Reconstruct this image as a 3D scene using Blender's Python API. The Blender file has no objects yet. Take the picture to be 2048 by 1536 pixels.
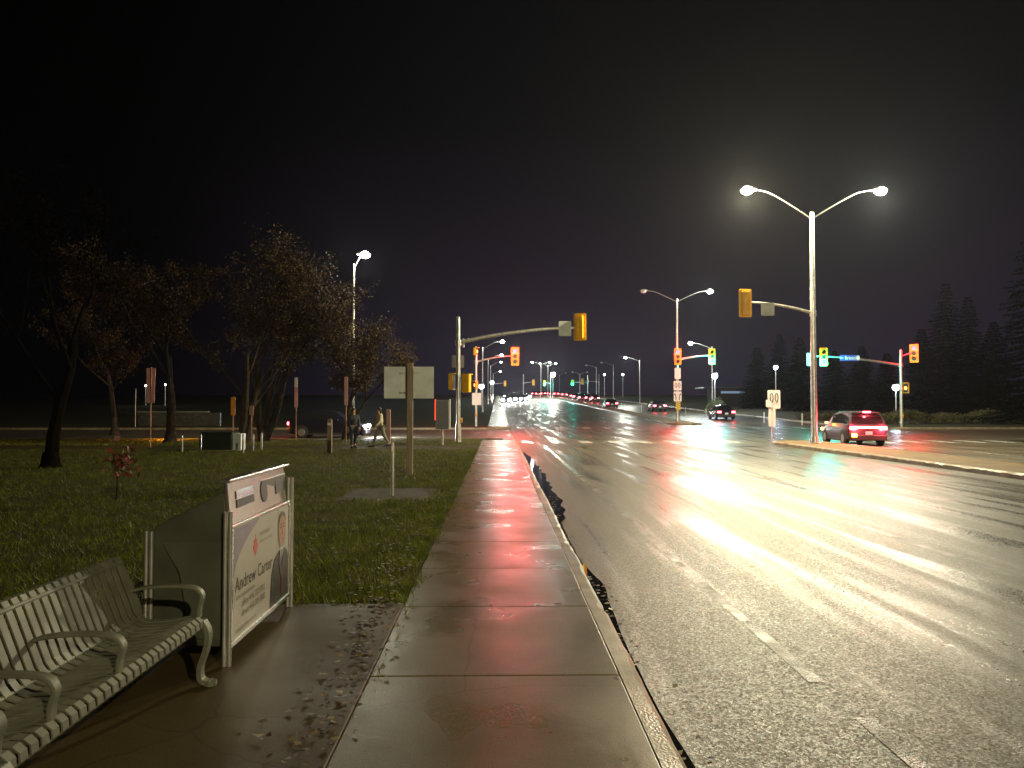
import bpy, bmesh, math, random
import numpy as np
from mathutils import Vector, Matrix, Euler

R = math.radians
S = bpy.context.scene
COL = S.collection

# ------------------------------------------------------------------ camera
FPX = 1540.0                                   # focal length in pixels of a 2048 wide frame
YAW = math.atan(27 / FPX)
PITCH = math.atan(46 / FPX)
CAM = Vector((0.0, 0.0, 1.75))
cd = bpy.data.cameras.new("camera")
cam = bpy.data.objects.new("camera", cd)
COL.objects.link(cam)
cam.location = CAM
cam.rotation_euler = (R(90) + PITCH, 0, -YAW)
cd.sensor_width = 36
cd.lens = 36 * FPX / 2048
cd.clip_start = 0.05
cd.clip_end = 3000
S.camera = cam
CROT = Euler((R(90) + PITCH, 0, -YAW)).to_matrix()

def P(px, py, Y):
    """point of the line of sight through a pixel at the depth Y (metres along the road)"""
    d = CROT @ Vector(((px - 1024) / FPX, -(py - 768) / FPX, -1))
    return CAM + d * (Y / d.y)

def X_at(px, Y):
    return P(px, 814, Y).x

def G(y):
    """height of the land: level at the stop, climbing past the intersection, level again after the crest"""
    sp = lambda t: 8 * math.log1p(math.exp(min(t / 8, 60))) if t < 400 else t
    return 0.0266 * (sp(y - 55) - sp(y - 300))

# ------------------------------------------------------------------ sky
W = bpy.data.worlds.new("World")
S.world = W
W.use_nodes = True
wn, wl = W.node_tree.nodes, W.node_tree.links
bg = wn["Background"]
tc = wn.new("ShaderNodeTexCoord")
sx = wn.new("ShaderNodeSeparateXYZ")
wl.new(tc.outputs["Generated"], sx.inputs[0])
rmp = wn.new("ShaderNodeValToRGB")
el = rmp.color_ramp.elements
el[0].position, el[0].color = 0.0, (0.017, 0.0120, 0.025, 1)
el[1].position, el[1].color = 0.60, (0.0016, 0.0016, 0.0018, 1)
e = el.new(0.16); e.color = (0.0115, 0.0075, 0.0140, 1)
e = el.new(0.34); e.color = (0.0034, 0.0031, 0.0042, 1)
wl.new(sx.outputs["Z"], rmp.inputs[0])
# the town's glow lies ahead along the road, the park side is black
az = wn.new("ShaderNodeMapRange")
az.inputs["From Min"].default_value = -0.46
az.inputs["From Max"].default_value = 0.12
az.inputs["To Min"].default_value = 0.03
az.inputs["To Max"].default_value = 1.0
az.interpolation_type = 'SMOOTHSTEP'
wl.new(sx.outputs["X"], az.inputs["Value"])
wl.new(rmp.outputs[0], bg.inputs["Color"])
wl.new(az.outputs[0], bg.inputs["Strength"])

S.view_settings.view_transform = 'Standard'
S.view_settings.look = 'None'
S.view_settings.exposure = 0
S.view_settings.gamma = 1
S.cycles.use_denoising = True
S.cycles.max_bounces = 6
S.cycles.diffuse_bounces = 2
S.cycles.glossy_bounces = 3
S.cycles.transmission_bounces = 2
S.cycles.volume_bounces = 0
S.cycles.sample_clamp_indirect = 4.0
S.cycles.sample_clamp_direct = 0.0
S.cycles.use_light_tree = True

LAMP_W = 9000.0
RED_W, GREEN_W = 2600.0, 1300.0

# ------------------------------------------------------------------ materials
MATS = {}
def mat(name, col, rough=0.5, metal=0.0, var=0.0, vscale=3.0, bump=0.0, bscale=40.0, rvar=0.0, stretch=(1, 1, 1), spec=0.5, col2=None):
    if name in MATS:
        return MATS[name]
    m = bpy.data.materials.new(name)
    m.use_nodes = True
    n, l = m.node_tree.nodes, m.node_tree.links
    b = n["Principled BSDF"]
    b.inputs["Base Color"].default_value = (*col, 1)
    b.inputs["Roughness"].default_value = rough
    b.inputs["Metallic"].default_value = metal
    b.inputs["Specular IOR Level"].default_value = spec
    if var or bump or rvar or col2:
        t = n.new("ShaderNodeTexCoord")
        mp = n.new("ShaderNodeMapping")
        mp.inputs["Scale"].default_value = stretch
        l.new(t.outputs["Object"], mp.inputs[0])
    if var or col2:
        nz = n.new("ShaderNodeTexNoise")
        nz.inputs["Scale"].default_value = vscale
        nz.inputs["Detail"].default_value = 6
        l.new(mp.outputs[0], nz.inputs["Vector"])
        r = n.new("ShaderNodeValToRGB")
        c2 = col2 or tuple(min(1, c * (1 + var)) for c in col)
        c1 = col if col2 else tuple(c * (1 - var) for c in col)
        r.color_ramp.elements[0].position, r.color_ramp.elements[0].color = 0.33, (*c1, 1)
        r.color_ramp.elements[1].position, r.color_ramp.elements[1].color = 0.67, (*c2, 1)
        l.new(nz.outputs["Fac"], r.inputs[0])
        l.new(r.outputs[0], b.inputs["Base Color"])
    if rvar:
        nz2 = n.new("ShaderNodeTexNoise")
        nz2.inputs["Scale"].default_value = vscale * 0.7
        nz2.inputs["Detail"].default_value = 4
        l.new(mp.outputs[0], nz2.inputs["Vector"])
        mr = n.new("ShaderNodeMapRange")
        mr.inputs["From Min"].default_value, mr.inputs["From Max"].default_value = 0.3, 0.7
        mr.inputs["To Min"].default_value, mr.inputs["To Max"].default_value = max(0.02, rough - rvar), rough + rvar
        l.new(nz2.outputs["Fac"], mr.inputs["Value"])
        l.new(mr.outputs[0], b.inputs["Roughness"])
    if bump:
        nb = n.new("ShaderNodeTexNoise")
        nb.inputs["Scale"].default_value = bscale
        nb.inputs["Detail"].default_value = 3
        l.new(t.outputs["Object"], nb.inputs["Vector"])
        bp = n.new("ShaderNodeBump")
        bp.inputs["Strength"].default_value = bump
        bp.inputs["Distance"].default_value = 0.01
        l.new(nb.outputs["Fac"], bp.inputs["Height"])
        l.new(bp.outputs[0], b.inputs["Normal"])
    MATS[name] = m
    return m

def emit(name, col, strength):
    if name in MATS:
        return MATS[name]
    m = bpy.data.materials.new(name)
    m.use_nodes = True
    b = m.node_tree.nodes["Principled BSDF"]
    b.inputs["Base Color"].default_value = (0.02, 0.02, 0.02, 1)
    b.inputs["Roughness"].default_value = 0.3
    b.inputs["Emission Color"].default_value = (*col, 1)
    b.inputs["Emission Strength"].default_value = strength
    MATS[name] = m
    return m

def wet_asphalt(name, base=(0.062, 0.055, 0.038)):
    m = bpy.data.materials.new(name)
    m.use_nodes = True
    n, l = m.node_tree.nodes, m.node_tree.links
    b = n["Principled BSDF"]
    t = n.new("ShaderNodeTexCoord")
    # colour: fine stone, broad patches
    v = n.new("ShaderNodeTexNoise"); v.inputs["Scale"].default_value = 0.35; v.inputs["Detail"].default_value = 7
    l.new(t.outputs["Object"], v.inputs["Vector"])
    g = n.new("ShaderNodeTexVoronoi"); g.inputs["Scale"].default_value = 68
    l.new(t.outputs["Object"], g.inputs["Vector"])
    mx = n.new("ShaderNodeMix"); mx.data_type = 'RGBA'; mx.inputs["Factor"].default_value = 0.45
    r = n.new("ShaderNodeValToRGB")
    r.color_ramp.elements[0].position, r.color_ramp.elements[0].color = 0.3, (base[0] * .6, base[1] * .6, base[2] * .6, 1)
    r.color_ramp.elements[1].position, r.color_ramp.elements[1].color = 0.7, (base[0] * 1.4, base[1] * 1.4, base[2] * 1.35, 1)
    l.new(v.outputs["Fac"], r.inputs[0])
    l.new(r.outputs[0], mx.inputs["A"])
    gr = n.new("ShaderNodeValToRGB")
    gr.color_ramp.elements[0].position, gr.color_ramp.elements[0].color = 0.0, (base[0] * .4, base[1] * .4, base[2] * .4, 1)
    gr.color_ramp.elements[1].position, gr.color_ramp.elements[1].color = 1.0, (base[0] * 2.2, base[1] * 2.2, base[2] * 2.1, 1)
    l.new(g.outputs["Color"], gr.inputs[0])
    l.new(gr.outputs[0], mx.inputs["B"])
    l.new(mx.outputs["Result"], b.inputs["Base Color"])
    # water film: streaks along the wheel tracks are smoother than the open texture
    mp = n.new("ShaderNodeMapping"); mp.inputs["Scale"].default_value = (2.2, 0.13, 1)
    l.new(t.outputs["Object"], mp.inputs[0])
    st = n.new("ShaderNodeTexNoise"); st.inputs["Scale"].default_value = 1.0; st.inputs["Detail"].default_value = 5
    st.inputs["Distortion"].default_value = 0.6
    l.new(mp.outputs[0], st.inputs["Vector"])
    # the kerb side holds more water than the crown
    sp = n.new("ShaderNodeSeparateXYZ"); l.new(t.outputs["Object"], sp.inputs[0])
    kx = n.new("ShaderNodeMapRange"); kx.inputs["From Min"].default_value = 0.9; kx.inputs["From Max"].default_value = 3.4
    kx.inputs["To Min"].default_value = 0.10; kx.inputs["To Max"].default_value = -0.02
    l.new(sp.outputs["X"], kx.inputs["Value"])
    ad = n.new("ShaderNodeMath"); ad.operation = 'ADD'
    l.new(st.outputs["Fac"], ad.inputs[0]); l.new(kx.outputs[0], ad.inputs[1])
    rr = n.new("ShaderNodeMapRange"); rr.interpolation_type = 'SMOOTHSTEP'
    rr.inputs["From Min"].default_value, rr.inputs["From Max"].default_value = 0.34, 0.60
    rr.inputs["To Min"].default_value, rr.inputs["To Max"].default_value = 0.30, 0.54
    l.new(ad.outputs[0], rr.inputs["Value"])
    gl = n.new("ShaderNodeSeparateColor"); l.new(g.outputs["Color"], gl.inputs[0])
    gv = n.new("ShaderNodeMapRange"); gv.inputs["To Min"].default_value, gv.inputs["To Max"].default_value = 0.70, 1.30
    l.new(gl.outputs[1], gv.inputs["Value"])
    gx = n.new("ShaderNodeMath"); gx.operation = 'MULTIPLY'; gx.use_clamp = True
    l.new(rr.outputs[0], gx.inputs[0]); l.new(gv.outputs[0], gx.inputs[1])
    l.new(gx.outputs[0], b.inputs["Roughness"])
    gs_ = n.new("ShaderNodeMapRange"); gs_.inputs["To Min"].default_value, gs_.inputs["To Max"].default_value = 0.15, 1.0
    l.new(gl.outputs[2], gs_.inputs["Value"]); l.new(gs_.outputs[0], b.inputs["Specular IOR Level"])
    # stone relief, lower where the film is smooth
    nb = n.new("ShaderNodeTexNoise"); nb.inputs["Scale"].default_value = 58; nb.inputs["Detail"].default_value = 4; nb.inputs["Roughness"].default_value = 0.7
    l.new(t.outputs["Object"], nb.inputs["Vector"])
    n3 = n.new("ShaderNodeTexNoise"); n3.inputs["Scale"].default_value = 3.0; n3.inputs["Detail"].default_value = 3
    l.new(t.outputs["Object"], n3.inputs["Vector"])
    bs = n.new("ShaderNodeMapRange")
    bs.inputs["From Min"].default_value, bs.inputs["From Max"].default_value = 0.27, 0.55
    bs.inputs["To Min"].default_value, bs.inputs["To Max"].default_value = 0.45, 0.8
    l.new(ad.outputs[0], bs.inputs["Value"])
    bp = n.new("ShaderNodeBump"); bp.inputs["Distance"].default_value = 0.0060
    l.new(nb.outputs["Fac"], bp.inputs["Height"]); l.new(bs.outputs[0], bp.inputs["Strength"])
    b2 = n.new("ShaderNodeBump"); b2.inputs["Distance"].default_value = 0.006; b2.inputs["Strength"].default_value = 0.25
    l.new(n3.outputs["Fac"], b2.inputs["Height"]); l.new(bp.outputs[0], b2.inputs["Normal"])
    l.new(b2.outputs[0], b.inputs["Normal"])
    MATS[name] = m
    return m

def wet_concrete(name, c1, c2, rlo, rhi, scale=0.8):
    m = bpy.data.materials.new(name)
    m.use_nodes = True
    n, l = m.node_tree.nodes, m.node_tree.links
    b = n["Principled BSDF"]
    t = n.new("ShaderNodeTexCoord")
    v = n.new("ShaderNodeTexNoise"); v.inputs["Scale"].default_value = scale; v.inputs["Detail"].default_value = 8
    v.inputs["Roughness"].default_value = 0.62
    l.new(t.outputs["Object"], v.inputs["Vector"])
    r = n.new("ShaderNodeValToRGB")
    r.color_ramp.elements[0].position, r.color_ramp.elements[0].color = 0.32, (*c1, 1)
    r.color_ramp.elements[1].position, r.color_ramp.elements[1].color = 0.66, (*c2, 1)
    l.new(v.outputs["Fac"], r.inputs[0])
    l.new(r.outputs[0], b.inputs["Base Color"])
    # sand grain, pores and a few hairline cracks over the broad mottling
    sg_ = n.new("ShaderNodeTexNoise"); sg_.inputs["Scale"].default_value = 90; sg_.inputs["Detail"].default_value = 3
    l.new(t.outputs["Object"], sg_.inputs["Vector"])
    gm = n.new("ShaderNodeMapRange"); gm.inputs["From Min"].default_value, gm.inputs["From Max"].default_value = 0.3, 0.7
    gm.inputs["To Min"].default_value, gm.inputs["To Max"].default_value = 0.62, 1.35
    l.new(sg_.outputs["Fac"], gm.inputs["Value"])
    dn = n.new("ShaderNodeTexNoise"); dn.inputs["Scale"].default_value = 2.2; dn.inputs["Detail"].default_value = 5
    l.new(t.outputs["Object"], dn.inputs["Vector"])
    dm = n.new("ShaderNodeMix"); dm.data_type = 'VECTOR'; dm.inputs["Factor"].default_value = 0.16
    l.new(t.outputs["Object"], dm.inputs["A"]); l.new(dn.outputs["Color"], dm.inputs["B"])
    ck = n.new("ShaderNodeTexVoronoi"); ck.feature = 'DISTANCE_TO_EDGE'; ck.inputs["Scale"].default_value = 0.42
    l.new(dm.outputs["Result"], ck.inputs["Vector"])
    cm = n.new("ShaderNodeMapRange"); cm.inputs["From Min"].default_value, cm.inputs["From Max"].default_value = 0.0010, 0.0034
    cm.inputs["To Min"].default_value, cm.inputs["To Max"].default_value = 0.6, 1.0
    l.new(ck.outputs["Distance"], cm.inputs["Value"])
    mm = n.new("ShaderNodeMath"); mm.operation = 'MULTIPLY'
    l.new(gm.outputs[0], mm.inputs[0]); l.new(cm.outputs[0], mm.inputs[1])
    mc = n.new("ShaderNodeMix"); mc.data_type = 'RGBA'; mc.blend_type = 'MULTIPLY'; mc.inputs["Factor"].default_value = 1.0
    l.new(r.outputs[0], mc.inputs["A"]); l.new(mm.outputs[0], mc.inputs["B"])
    l.new(mc.outputs["Result"], b.inputs["Base Color"])
    v2 = n.new("ShaderNodeTexNoise"); v2.inputs["Scale"].default_value = scale * 1.6; v2.inputs["Detail"].default_value = 2.5
    l.new(t.outputs["Object"], v2.inputs["Vector"])
    rr = n.new("ShaderNodeMapRange"); rr.interpolation_type = 'SMOOTHSTEP'
    rr.inputs["From Min"].default_value, rr.inputs["From Max"].default_value = 0.22, 0.78
    rr.inputs["To Min"].default_value, rr.inputs["To Max"].default_value = rlo, rhi
    l.new(v2.outputs["Fac"], rr.inputs["Value"]); l.new(rr.outputs[0], b.inputs["Roughness"])
    nb = n.new("ShaderNodeTexNoise"); nb.inputs["Scale"].default_value = 150; nb.inputs["Detail"].default_value = 3
    l.new(t.outputs["Object"], nb.inputs["Vector"])
    n3 = n.new("ShaderNodeTexNoise"); n3.inputs["Scale"].default_value = 5; n3.inputs["Detail"].default_value = 3
    l.new(t.outputs["Object"], n3.inputs["Vector"])
    bp = n.new("ShaderNodeBump"); bp.inputs["Distance"].default_value = 0.003; bp.inputs["Strength"].default_value = 0.38
    l.new(nb.outputs["Fac"], bp.inputs["Height"])
    b.inputs["Specular IOR Level"].default_value = 0.38
    b2 = n.new("ShaderNodeBump"); b2.inputs["Distance"].default_value = 0.010; b2.inputs["Strength"].default_value = 0.22
    l.new(n3.outputs["Fac"], b2.inputs["Height"]); l.new(bp.outputs[0], b2.inputs["Normal"])
    l.new(b2.outputs[0], b.inputs["Normal"])
    MATS[name] = m
    return m

ASPHALT = wet_asphalt("wet_asphalt")
CONCRETE = wet_concrete("wet_concrete", (0.080, 0.061, 0.018), (0.126, 0.098, 0.033), 0.22, 0.42)
PAD = wet_concrete("pad_concrete", (0.040, 0.026, 0.006), (0.066, 0.045, 0.013), 0.42, 0.6, 0.6)
KERB = mat("kerb_concrete", (0.22, 0.19, 0.12), 0.45, var=0.35, vscale=2.5, bump=0.5, bscale=60, rvar=0.15)
SOIL = mat("lawn_soil", (0.024, 0.024, 0.006), 0.9, spec=0.15, col2=(0.046, 0.044, 0.010), vscale=1.2, bump=0.8, bscale=30)
VERGE = mat("verge_soil", (0.035, 0.036, 0.014), 0.9, col2=(0.075, 0.062, 0.025), vscale=0.5, bump=0.6, bscale=14)
MEDIAN = mat("median_turf", (0.10, 0.060, 0.020), 0.8, col2=(0.17, 0.11, 0.04), vscale=1.5, bump=0.8, bscale=22)
PAINT = mat("road_paint", (0.42, 0.42, 0.39), 0.25, var=0.45, vscale=6, rvar=0.15, bump=0.3, bscale=50)
PAINT_W = mat("worn_paint", (0.060, 0.056, 0.046), 0.44, var=0.6, vscale=4, rvar=0.14, bump=0.75, bscale=58)
WATER = mat("puddle_water", (0.010, 0.010, 0.011), 0.03, bump=0.02, bscale=3)
STEEL = mat("galvanised_steel", (0.52, 0.52, 0.50), 0.36, 0.75, var=0.2, vscale=6, rvar=0.1)
ALU = mat("brushed_aluminium", (0.62, 0.61, 0.60), 0.24, 0.9, var=0.12, vscale=3, rvar=0.06, stretch=(1, 1, 12))
DARKSTEEL = mat("dark_steel", (0.07, 0.075, 0.065), 0.42, 0.3, var=0.3, vscale=5, rvar=0.12)
BENCHMET = mat("bench_metal", (0.135, 0.14, 0.105), 0.55, 0.0, var=0.18, vscale=8, rvar=0.08, spec=0.4)
YELLOW = mat("signal_yellow", (0.78, 0.42, 0.015), 0.42, var=0.12, vscale=5, rvar=0.1)
BLACK = mat("matt_black", (0.012, 0.012, 0.013), 0.55, var=0.3)
WHITE = mat("sign_white", (0.74, 0.72, 0.72), 0.4, var=0.06, vscale=4)
SIGNBACK = mat("sign_back", (0.50, 0.54, 0.53), 0.5, 0.0, var=0.14, vscale=3, rvar=0.1)
WOOD = mat("weathered_wood", (0.19, 0.145, 0.10), 0.75, var=0.3, vscale=3, bump=0.5, bscale=25, stretch=(6, 6, 0.6))
GREYBOX = mat("grey_enamel", (0.16, 0.16, 0.19), 0.45, var=0.1)
GREENBOX = mat("green_enamel", (0.012, 0.022, 0.016), 0.4, var=0.2)
PINK = mat("red_white_sign", (0.62, 0.30, 0.29), 0.45, var=0.12, vscale=4)
ORANGE = mat("orange_sign", (0.72, 0.28, 0.03), 0.45, var=0.1)
REFLECT_RED = mat("red_reflector", (0.85, 0.10, 0.04), 0.3)
BLUE = mat("sign_blue", (0.05, 0.09, 0.42), 0.35, var=0.08)
BARK = mat("bark", (0.034, 0.027, 0.020), 1.0, spec=0.1, var=0.35, vscale=6, bump=0.8, bscale=20)
LEAF_A = mat("autumn_leaf", (0.030, 0.017, 0.006), 0.8, var=0.5, vscale=0.8, spec=0.2)
LEAF_B = mat("yellow_leaf", (0.060, 0.038, 0.008), 0.7, var=0.4, vscale=0.8, spec=0.25)
NEEDLE = mat("needles", (0.006, 0.009, 0.006), 1.0, spec=0.05, var=0.4, vscale=0.7)
HEDGE = mat("hedge_leaf", (0.085, 0.072, 0.024), 0.75, var=0.45, vscale=1.2)
BUSH = mat("pale_leaf", (0.20, 0.27, 0.15), 0.6, var=0.3, vscale=1.5)
GRASS_A = mat("grass_blade", (0.112, 0.142, 0.006), 0.6, var=0.4, vscale=2.0, spec=0.1)
GRASS_B = mat("grass_blade_dry", (0.13, 0.13, 0.022), 0.5, var=0.4, vscale=2.0, spec=0.3)
FALLEN = mat("fallen_leaf", (0.075, 0.045, 0.014), 0.5, var=0.6, vscale=9)
FALLEN_Y = mat("fallen_leaf_yellow", (0.20, 0.14, 0.035), 0.5, var=0.4, vscale=9)
GLASS = mat("car_glass", (0.010, 0.011, 0.013), 0.06)
TYRE = mat("tyre_rubber", (0.012, 0.012, 0.012), 0.7)
RIM = mat("wheel_rim", (0.35, 0.35, 0.36), 0.3, 0.8)
CARDARK = mat("car_paint_dark", (0.010, 0.010, 0.016), 0.22, 0.2)
CARGREY = mat("car_paint_silver", (0.055, 0.050, 0.062), 0.3, 0.4)
CARTRIM = mat("car_trim", (0.018, 0.018, 0.02), 0.55)
RED_E = emit("signal_red_lit", (1.0, 0.012, 0.022), 34)
GREEN_E = emit("signal_green_lit", (0.03, 1.0, 0.86), 16)
AMBER_E = emit("amber_lit", (1.0, 0.42, 0.04), 60)
HAND_E = emit("hand_signal_lit", (1.0, 0.20, 0.03), 14)
TAIL_E = emit("tail_lamp_lit", (1.0, 0.03, 0.045), 70)
TAILFAR_E = emit("far_tail_lamp_lit", (1.0, 0.05, 0.07), 120)
HEAD_E = emit("head_lamp_lit", (0.93, 0.95, 1.0), 1500)
HEADFAR_E = emit("far_head_lamp_lit", (1.0, 0.96, 0.94), 500)
LAMP_E = emit("lamp_lens_warm", (1.0, 0.88, 0.62), 60)
LAMPW_E = emit("lamp_lens_white", (0.97, 1.0, 0.86), 40)
LAMPB_E = emit("lamp_lens_blue", (0.66, 0.80, 1.0), 24)
FASCIA_E = emit("lit_fascia", (0.50, 0.66, 1.0), 0.35)
LENS_OFF = mat("lens_off", (0.02, 0.02, 0.018), 0.25)
LENS_GLASS = mat("lens_grey", (0.5, 0.5, 0.48), 0.2)

# ------------------------------------------------------------------ mesh helpers
class MB:
    def __init__(s):
        s.v, s.f, s.m = [], [], []
    def add(s, vs, fs, m=0):
        o = len(s.v)
        s.v += [tuple(v) for v in vs]
        s.f += [tuple(i + o for i in f) for f in fs]
        s.m += [m] * len(fs)
        return s
    def box(s, c, d, m=0, rot=None):
        hx, hy, hz = d[0] / 2, d[1] / 2, d[2] / 2
        vs = [Vector((x, y, z)) for z in (-hz, hz) for x, y in ((-hx, -hy), (hx, -hy), (hx, hy), (-hx, hy))]
        if rot is not None:
            M = Euler(rot).to_matrix()
            vs = [M @ v for v in vs]
        c = Vector(c)
        return s.add([v + c for v in vs], [(3, 2, 1, 0), (4, 5, 6, 7), (0, 1, 5, 4), (1, 2, 6, 5), (2, 3, 7, 6), (3, 0, 4, 7)], m)
    def tube(s, pts, r, n=8, m=0, cap=True):
        pts = [Vector(p) for p in pts]
        k = len(pts)
        rs = r if isinstance(r, (list, tuple)) else [r] * k
        vs, up = [], None
        for i, p in enumerate(pts):
            t = (pts[min(i + 1, k - 1)] - pts[max(i - 1, 0)]).normalized()
            if up is None:
                up = Vector((0, 0, 1)) if abs(t.z) < 0.9 else Vector((1, 0, 0))
            a = t.cross(up)
            if a.length < 1e-5:
                a = t.cross(Vector((0, 1, 0.1)))
            a.normalize()
            b = a.cross(t).normalized()
            up = b
            for j in range(n):
                w = 2 * math.pi * j / n
                vs.append(p + (a * math.cos(w) + b * math.sin(w)) * rs[i])
        fs = [(i * n + j, i * n + (j + 1) % n, (i + 1) * n + (j + 1) % n, (i + 1) * n + j) for i in range(k - 1) for j in range(n)]
        if cap:
            fs += [tuple(reversed(range(n))), tuple(range((k - 1) * n, k * n))]
        return s.add(vs, fs, m)
    def ribbon(s, path, y0, y1, t, m=0):
        """flat bar: a path in the x-z plane, given thickness t, spanning y0..y1"""
        k = len(path)
        vs = []
        for i, (x, z) in enumerate(path):
            a, b = path[max(i - 1, 0)], path[min(i + 1, k - 1)]
            dx, dz = b[0] - a[0], b[1] - a[1]
            L = math.hypot(dx, dz) or 1
            nx, nz = -dz / L * t / 2, dx / L * t / 2
            vs += [(x + nx, y0, z + nz), (x + nx, y1, z + nz), (x - nx, y1, z - nz), (x - nx, y0, z - nz)]
        fs = [(i * 4 + j, i * 4 + (j + 1) % 4, i * 4 + 4 + (j + 1) % 4, i * 4 + 4 + j) for i in range(k - 1) for j in range(4)]
        fs += [(3, 2, 1, 0), tuple(range((k - 1) * 4, k * 4))]
        return s.add(vs, fs, m)
    def prism(s, poly, f, d, m=0):
        """poly: 2-D outline; f(u, v, w) -> xyz; w runs 0..d"""
        k = len(poly)
        vs = [f(u, v, 0) for u, v in poly] + [f(u, v, d) for u, v in poly]
        fs = [tuple(reversed(range(k))), tuple(range(k, 2 * k))] + [(i, (i + 1) % k, k + (i + 1) % k, k + i) for i in range(k)]
        return s.add(vs, fs, m)
    def ball(s, c, r, m=0, nu=10, nv=6):
        r = r if isinstance(r, (list, tuple)) else (r, r, r)
        vs = [(c[0], c[1], c[2] - r[2])]
        for i in range(1, nv):
            a = math.pi * i / nv - math.pi / 2
            for j in range(nu):
                w = 2 * math.pi * j / nu
                vs.append((c[0] + r[0] * math.cos(a) * math.cos(w), c[1] + r[1] * math.cos(a) * math.sin(w), c[2] + r[2] * math.sin(a)))
        vs.append((c[0], c[1], c[2] + r[2]))
        fs = [(0, 1 + (j + 1) % nu, 1 + j) for j in range(nu)]
        for i in range(nv - 2):
            for j in range(nu):
                fs.append((1 + i * nu + j, 1 + i * nu + (j + 1) % nu, 1 + (i + 1) * nu + (j + 1) % nu, 1 + (i + 1) * nu + j))
        o = 1 + (nv - 2) * nu
        fs += [(o + j, o + (j + 1) % nu, len(vs) - 1) for j in range(nu)]
        return s.add(vs, fs, m)
    def build(s, name, mats, parent=None, smooth=False, bevel=0):
        me = bpy.data.meshes.new(name)
        me.from_pydata(s.v, [], s.f)
        mats = mats if isinstance(mats, (list, tuple)) else [mats]
        for q in mats:
            me.materials.append(q)
        if len(mats) > 1:
            me.polygons.foreach_set("material_index", s.m)
        if smooth:
            me.polygons.foreach_set("use_smooth", [True] * len(me.polygons))
            me.set_sharp_from_angle(angle=R(40))
        bm = bmesh.new(); bm.from_mesh(me)
        bmesh.ops.recalc_face_normals(bm, faces=bm.faces)
        bm.to_mesh(me); bm.free()
        me.update()
        o = bpy.data.objects.new(name, me)
        COL.objects.link(o)
        if parent:
            o.parent = parent
        if bevel:
            b = o.modifiers.new("bevel", 'BEVEL'); b.width = bevel; b.segments = 2; b.limit_method = 'ANGLE'
        return o

def raw(name, verts, faces, mats, mi=None, parent=None):
    me = bpy.data.meshes.new(name)
    verts = np.asarray(verts, dtype=np.float32).reshape(-1, 3)
    faces = np.asarray(faces, dtype=np.int32)
    k = faces.shape[1]
    me.vertices.add(len(verts)); me.vertices.foreach_set("co", verts.ravel())
    me.loops.add(faces.size); me.loops.foreach_set("vertex_index", faces.ravel())
    me.polygons.add(len(faces)); me.polygons.foreach_set("loop_start", np.arange(0, faces.size, k, dtype=np.int32))
    for q in mats:
        me.materials.append(q)
    if mi is not None:
        me.polygons.foreach_set("material_index", np.asarray(mi, dtype=np.int32))
    me.update(calc_edges=True)
    o = bpy.data.objects.new(name, me)
    COL.objects.link(o)
    if parent:
        o.parent = parent
    return o

def tag(o, label=None, cat=None, group=None, kind=None):
    if label: o["label"] = label
    if cat: o["category"] = cat
    if group: o["group"] = group
    if kind: o["kind"] = kind
    return o

def thing(name, label, cat, loc, rz=0.0, group=None):
    o = bpy.data.objects.new(name, None)
    o.empty_display_size = 0.2
    COL.objects.link(o)
    o.location = loc
    o.rotation_euler = (0, 0, rz)
    return tag(o, label, cat, group)

def kids(o):
    return [c for c in bpy.data.objects if c.parent is o]

def dup(root, loc, rz=None, label=None):
    r = root.copy(); COL.objects.link(r); r.location = loc
    if rz is not None: r.rotation_euler = (0, 0, rz)
    if label: r["label"] = label
    for ch in kids(root):
        c = ch.copy(); COL.objects.link(c); c.parent = r
        for g in kids(ch):
            d = g.copy(); COL.objects.link(d); d.parent = c
    return r

def lamp(name, loc, watts, col, radius, parent=None, spot=None, rot=None, blend=0.6):
    d = bpy.data.lights.new(name, 'SPOT' if spot else 'POINT')
    d.energy = watts; d.color = col; d.shadow_soft_size = radius
    if spot:
        d.spot_size = spot; d.spot_blend = blend
    o = bpy.data.objects.new(name, d); COL.objects.link(o)
    o.location = loc
    if rot: o.rotation_euler = rot
    if parent: o.parent = parent
    return o

def text_mesh(body, size, align='LEFT', bold=0.0):
    c = bpy.data.curves.new("lettering", 'FONT')
    c.body = body; c.size = size; c.align_x = align; c.offset = bold; c.resolution_u = 3
    o = bpy.data.objects.new("lettering", c); COL.objects.link(o)
    dg = bpy.context.evaluated_depsgraph_get()
    me = bpy.data.meshes.new_from_object(o.evaluated_get(dg))
    vs = [v.co.copy() for v in me.vertices]; fs = [tuple(p.vertices) for p in me.polygons]
    bpy.data.objects.remove(o); bpy.data.curves.remove(c); bpy.data.meshes.remove(me)
    return vs, fs

# ------------------------------------------------------------------ ground, roads, pavements
def sheet(name, x0, x1, y0, y1, dz, m, dx=20.0, dy=5.0, edge=None):
    nx = max(1, int((x1 - x0) / dx)); ny = max(1, int((y1 - y0) / dy))
    xs = np.linspace(x0, x1, nx + 1); ys = np.linspace(y0, y1, ny + 1)
    vs = [(x, y, G(y) + dz) for y in ys for x in xs]
    fs = [(j * (nx + 1) + i, j * (nx + 1) + i + 1, (j + 1) * (nx + 1) + i + 1, (j + 1) * (nx + 1) + i) for j in range(ny) for i in range(nx)]
    b = MB(); b.add(vs, fs)
    o = b.build(name, m)
    return tag(o, kind="structure")

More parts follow.
